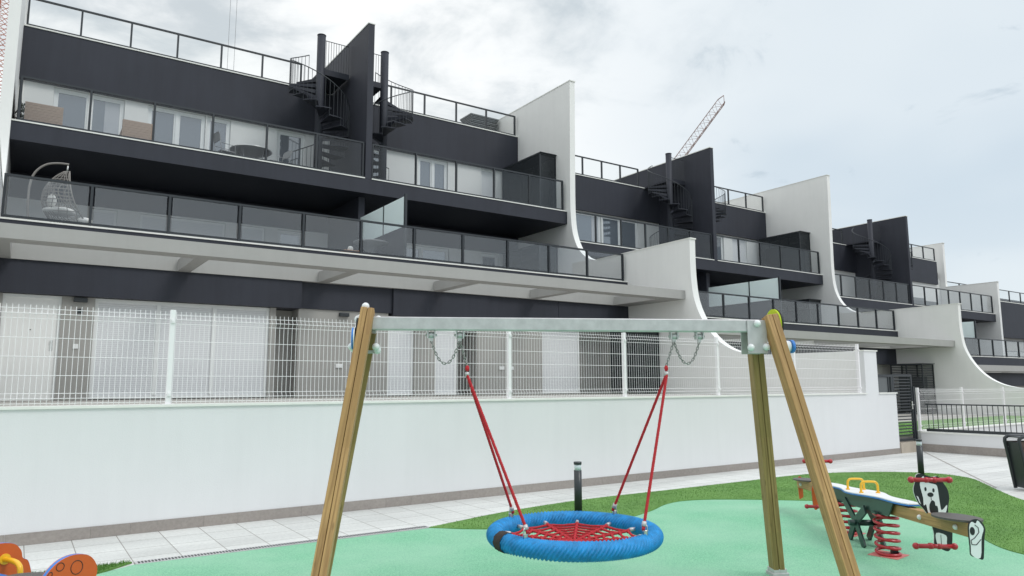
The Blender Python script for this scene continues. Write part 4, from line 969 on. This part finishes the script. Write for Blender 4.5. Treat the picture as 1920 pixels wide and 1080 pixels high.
def ell(cx_, cy_, rx, ry, n=16): return [(cx_+rx*math.cos(2*math.pi*i/n), cy_+ry*math.sin(2*math.pi*i/n)) for i in range(n)]
def smooth2(poly, n=4):
    P = [Vector((a, b, 0)) for a, b in poly]; m_ = len(P); out = []
    for i in range(m_):
        a, b, c, d_ = P[i-1], P[i], P[(i+1) % m_], P[(i+2) % m_]
        for k in range(n):
            t = k/n; v = .5*((2*b)+(c-a)*t+(2*a-5*b+4*c-d_)*t*t+(3*b-a-3*c+d_)*t**3); out.append((v.x, v.y))
    return out
for side, mt1, mt2 in ((-1, 'black_panel', 'white_panel'), (1, 'black_panel', 'orange_panel')):
    s = -1.50 if side < 0 else 1.42; o_ = ev_*side
    pn = part(MB().prism([D(a, b, s, side)+Z3*(zb_(s)-zb_(-1.5)) for a, b in smooth2(dog)], o_*.010), 'dog_panel', mt1, ss)
    part(MB().prism([D(a, b, s, side)+Z3*(zb_(s)-zb_(-1.5))-o_*.011 for a, b in smooth2(dog)], o_*.010), 'white_core', mt2, pn)
    off = o_*.0105; dz_ = Z3*(zb_(s)-zb_(-1.5))
    for q, mt_ in ((face, mt2), (lowl, mt2), (chest, mt2), (lobe, mt2)): part(MB().prism([D(a, b, s, side)+off+dz_ for a, b in (smooth2(q, 3) if len(q) > 5 else q)], o_*.002), 'markings', mt_, pn)
    for q in (smooth2(mouth, 3), ell(445, 352, 25, 20), ell(408, 303, 9, 18), ell(472, 313, 9, 18), [(446,370),(450,370),(451,400),(447,400)], [(502,700),(505,700),(505,800),(501,800)]):
        part(MB().prism([D(a, b, s, side)+off+o_*.0025+dz_ for a, b in q], o_*.0015), 'face_details', 'black_panel', pn)
    for zc, nm in ((.862+dz_.z, 'hand_grip'), (.303+dz_.z, 'foot_peg')):
        g = MB().cyl(SP(s+side*.004, -.155, zc), SP(s+side*.004, .155, zc), .0205, 14)
        for k in (-1, 1): g.ball(SP(s+side*.004, k*.160, zc), .029, 12, 8, (1, 1, 1)); g.cyl(SP(s, k*.02, zc), SP(s, k*.05, zc), .027, 12)
        part(g, nm, 'red_paint', ss)
    sc_ = side*1.90; q = [SP(sc_+.27*math.cos(a*math.pi/16)*(1 if math.cos(a*math.pi/16)*side > 0 else 1), .155*math.sin(a*math.pi/16), zb_(sc_)-.048*.27*math.cos(a*math.pi/16)+.003) for a in range(32)]
    part(MB().prism(q, (0, 0, .016)), 'seat', 'seat_board', ss)
    # rear panel at the beam end
    s2 = side*2.175
    def T_(a, b, k): return SP(s2+side*k, (a-893)/1060*(1 if side < 0 else -.55), zb_(s2)+.035-(b-617)/1148)
    tail = [(890,617),(858,630),(838,660),(830,720),(832,860),(834,930),(880,950),(925,964),(938,900),(950,780),(962,700),(945,650),(915,622)]
    tp2 = part(MB().prism([T_(a, b, 0) for a, b in smooth2(tail, 3)], o_*.014), 'end_panel', 'black_panel' if side < 0 else 'orange_panel', ss)
    tl_ = [(888,655),(862,640),(842,662),(834,720),(836,860),(838,925),(905,948),(925,780),(948,700),(925,650),(905,628)]
    part(MB().prism([T_(a, b, .0145) for a, b in smooth2(tl_, 3)], o_*.002), 'markings', mt2, tp2)
    part(MB().prism([T_(a, b, .017) for a, b in ell(857, 720, 20, 36)], o_*.0015), 'spot', 'black_panel', tp2)
    g = MB(); pth = [(880,665),(905,690),(908,730),(870,780),(840,800),(845,835),(880,838),(920,790)]
    for (a, b), (c, d_) in zip(pth[:-1], pth[1:]): g.tube([T_(a, b, .0175), T_(c, d_, .0175)], .003, 5)
    part(g, 'outline', 'black_panel', tp2)
    for sb in (1.37, 1.98): part(MB().ball(SP(side*sb, -.052, zb_(side*sb)-.055), .022, 14, 8, (1,1,1)), 'bolt_cap', 'white_cap', ss); part(MB().ball(SP(side*sb, .052, zb_(side*sb)-.055), .022, 14, 8, (1,1,1)), 'bolt_cap', 'white_cap', ss)

# ---- orange spring rider at lower left
ra_ = Vector((.466, -.885, 0)); rt_ = Vector((.885, .466, 0)); RF = Vector((-.087, 5.738, 0))
def RD(s, u, z): return RF+ra_*s+rt_*u+Z3*z
rd = thing('spring_rider', 'orange and blue spring rider with yellow handle at the lower left corner', 'spring rider', RD(.42, 0, 0))
def rpanel(s, out, name):
    q = smooth2(out, 4); pn = part(MB().prism([RD(s-.012, a, b) for a, b in q], ra_*.024), name, 'blue_panel', rd)
    for sd_ in (-1, 1):
        part(MB().prism([RD(s+sd_*.0125, a*.985, b) for a, b in q], ra_*sd_*.006), 'face_sheet', 'orange_panel', pn)
    return pn
fo = [(-.34,.30),(-.37,.45),(-.28,.58),(-.12,.68),(.04,.715),(.15,.70),(.20,.65),(.215,.60),(.25,.575),(.275,.50),(.29,.42),(.27,.30)]
pf = rpanel(0, fo, 'front_panel')
ro = [(-.17,.36),(-.17,.52),(-.13,.64),(-.06,.715),(.03,.74),(.12,.72),(.17,.66),(.175,.60),(.15,.55),(.16,.45),(.15,.36)]
pr_ = rpanel(.84, ro, 'rear_panel')
def ringmark(s, u, z, a, b, tilt, par):
    g = MB(); q = []
    for k in range(20):
        an = 2*math.pi*k/20; x, y = a*math.cos(an), b*math.sin(an); q.append(RD(s+.0195, u+x*math.cos(tilt)-y*math.sin(tilt), z+x*math.sin(tilt)+y*math.cos(tilt)))
    part(g.tube(q, .0022, 5, closed=True), 'ring_marking', 'brown_band', par)
for u, z, a, b, t_ in ((-.10,.655,.012,.018,-.4), (-.045,.69,.022,.022,0), (.05,.668,.034,.038,.2), (-.035,.58,.034,.045,.1), (.065,.54,.022,.048,0)): ringmark(.84, u, z, a, b, t_, pr_)
ringmark(0, -.05, .53, .02, .02, 0, pf)
for u in (.10, -.22):
    q = smoothpath([RD(.018, u, .615), RD(.13, u, .612), RD(.185, u, .595), RD(.205, u, .55), RD(.205, u, .40)], 5)
    g = MB().tube(q, .0165, 12); g.cyl(RD(.014, u, .615), RD(.03, u, .615), .033, 18); part(g, 'handle', 'yellow_plastic', rd)
q = [RD(.50+.24*math.cos(a*math.pi/16), .17*math.sin(a*math.pi/16), .545) for a in range(32)]; st_ = part(MB().prism(q, (0, 0, .022)), 'seat', 'seat_board', rd, bevel=.004)
for k in (-.16, .16): part(MB().ball(RD(.50+k, -.03, .569), .016, 10, 6, (1, 1, .3)), 'bolt_cap', 'white_cap', st_)
part(MB().obox(RD(.42, 0, .515), ra_*.43, rt_*.06, Z3*.025), 'chassis', 'blue_panel', rd)
q = [RD(.42+.1*math.cos(2*math.pi*5.5*i/160), .1*math.sin(2*math.pi*5.5*i/160), .03+.45*i/160) for i in range(161)]; part(MB().tube(q, .0155, 8), 'coil_spring', 'red_paint', rd)
part(MB().obox(RD(.42, 0, .015), ra_*.16, rt_*.16, Z3*.005), 'ground_pad', 'pad_plate', rd)

# ---- bollards
bo = thing('bollard_light', 'black round bollard light standing behind the blue nest seat', 'bollard', (6.33, 7.78, 0), 'bollard lights')
part(MB().cyl((6.33,7.78,0), (6.33,7.78,.555), .052, 24), 'post', 'dark_metal', bo); part(MB().cyl((6.33,7.78,.555), (6.33,7.78,.635), .046, 24), 'lamp', 'lamp_glass', bo)
g = MB().cyl((6.33,7.78,.635), (6.33,7.78,.668), .054, 24); part(g, 'cap', 'dark_metal', bo)
part(MB().cyl((6.33,7.78,.555), (6.33,7.78,.632), .018, 10, .008), 'reflector', 'steel', bo)
copy_thing(bo, (13.94, 7.12, 0), 'black round bollard light on the turf edge behind the seesaw near the gate')

# ---- litter bin
lb = thing('litter_bin', 'black framed litter bin with brown slats cut by the right edge', 'litter bin', (13.55, 5.15, 0))
cr_ = Vector((.828, -.561, 0)); cf_ = Vector((.561, .828, 0)); BC = Vector((13.41, 5.27, 0))
def LBP(u, v, z): return BC+cr_*u+cf_*v+Z3*z
def bframe(u0, lean):
    q = [LBP(u0+lean*z_*.12*0+0, 0, 0) for z_ in (0,)]
prof = [(-.0,.02),(-.035,.25),(-.075,.55),(-.11,.76),(-.105,.81),(-.06,.845),(.0,.85)]
for v in (-.17, .17):
    q = [LBP(a, v, z) for a, z in prof]+[LBP(.50-a, v, z) for a, z in prof[::-1]]; part(MB().tube(q, .028, 8), 'side_frame', 'dark_metal', lb)
g = MB()
for i in range(7):
    z = .08+i*.10; wl_ = .02+(.10*z/.76); g.prism([LBP(-wl_+.03, -.168, z), LBP(.5+wl_-.03, -.168, z), LBP(.5+wl_-.02, -.168, z+.088), LBP(-wl_+.02, -.168, z+.088)], cf_*.02)
    g.prism([LBP(-wl_+.03, .15, z), LBP(.5+wl_-.03, .15, z), LBP(.5+wl_-.02, .15, z+.088), LBP(-wl_+.02, .15, z+.088)], cf_*.02)
part(g, 'slats', 'bin_wood', lb)
g = MB()
for k in (0, 1):
    sg = -1 if k == 0 else 1; x_ = 0 if k == 0 else .5
    g.prism([LBP(x_+sg*.0, -.15, .04), LBP(x_+sg*.085, -.15, .76), LBP(x_+sg*.085, .15, .76), LBP(x_+sg*.0, .15, .04)], cr_*-sg*.02)
part(g, 'side_plates', 'dark_metal', lb); part(MB().prism([LBP(-.07,-.18,.83), LBP(.57,-.18,.83), LBP(.57,.18,.83), LBP(-.07,.18,.83)], (0,0,.02)), 'lid', 'dark_metal', lb)
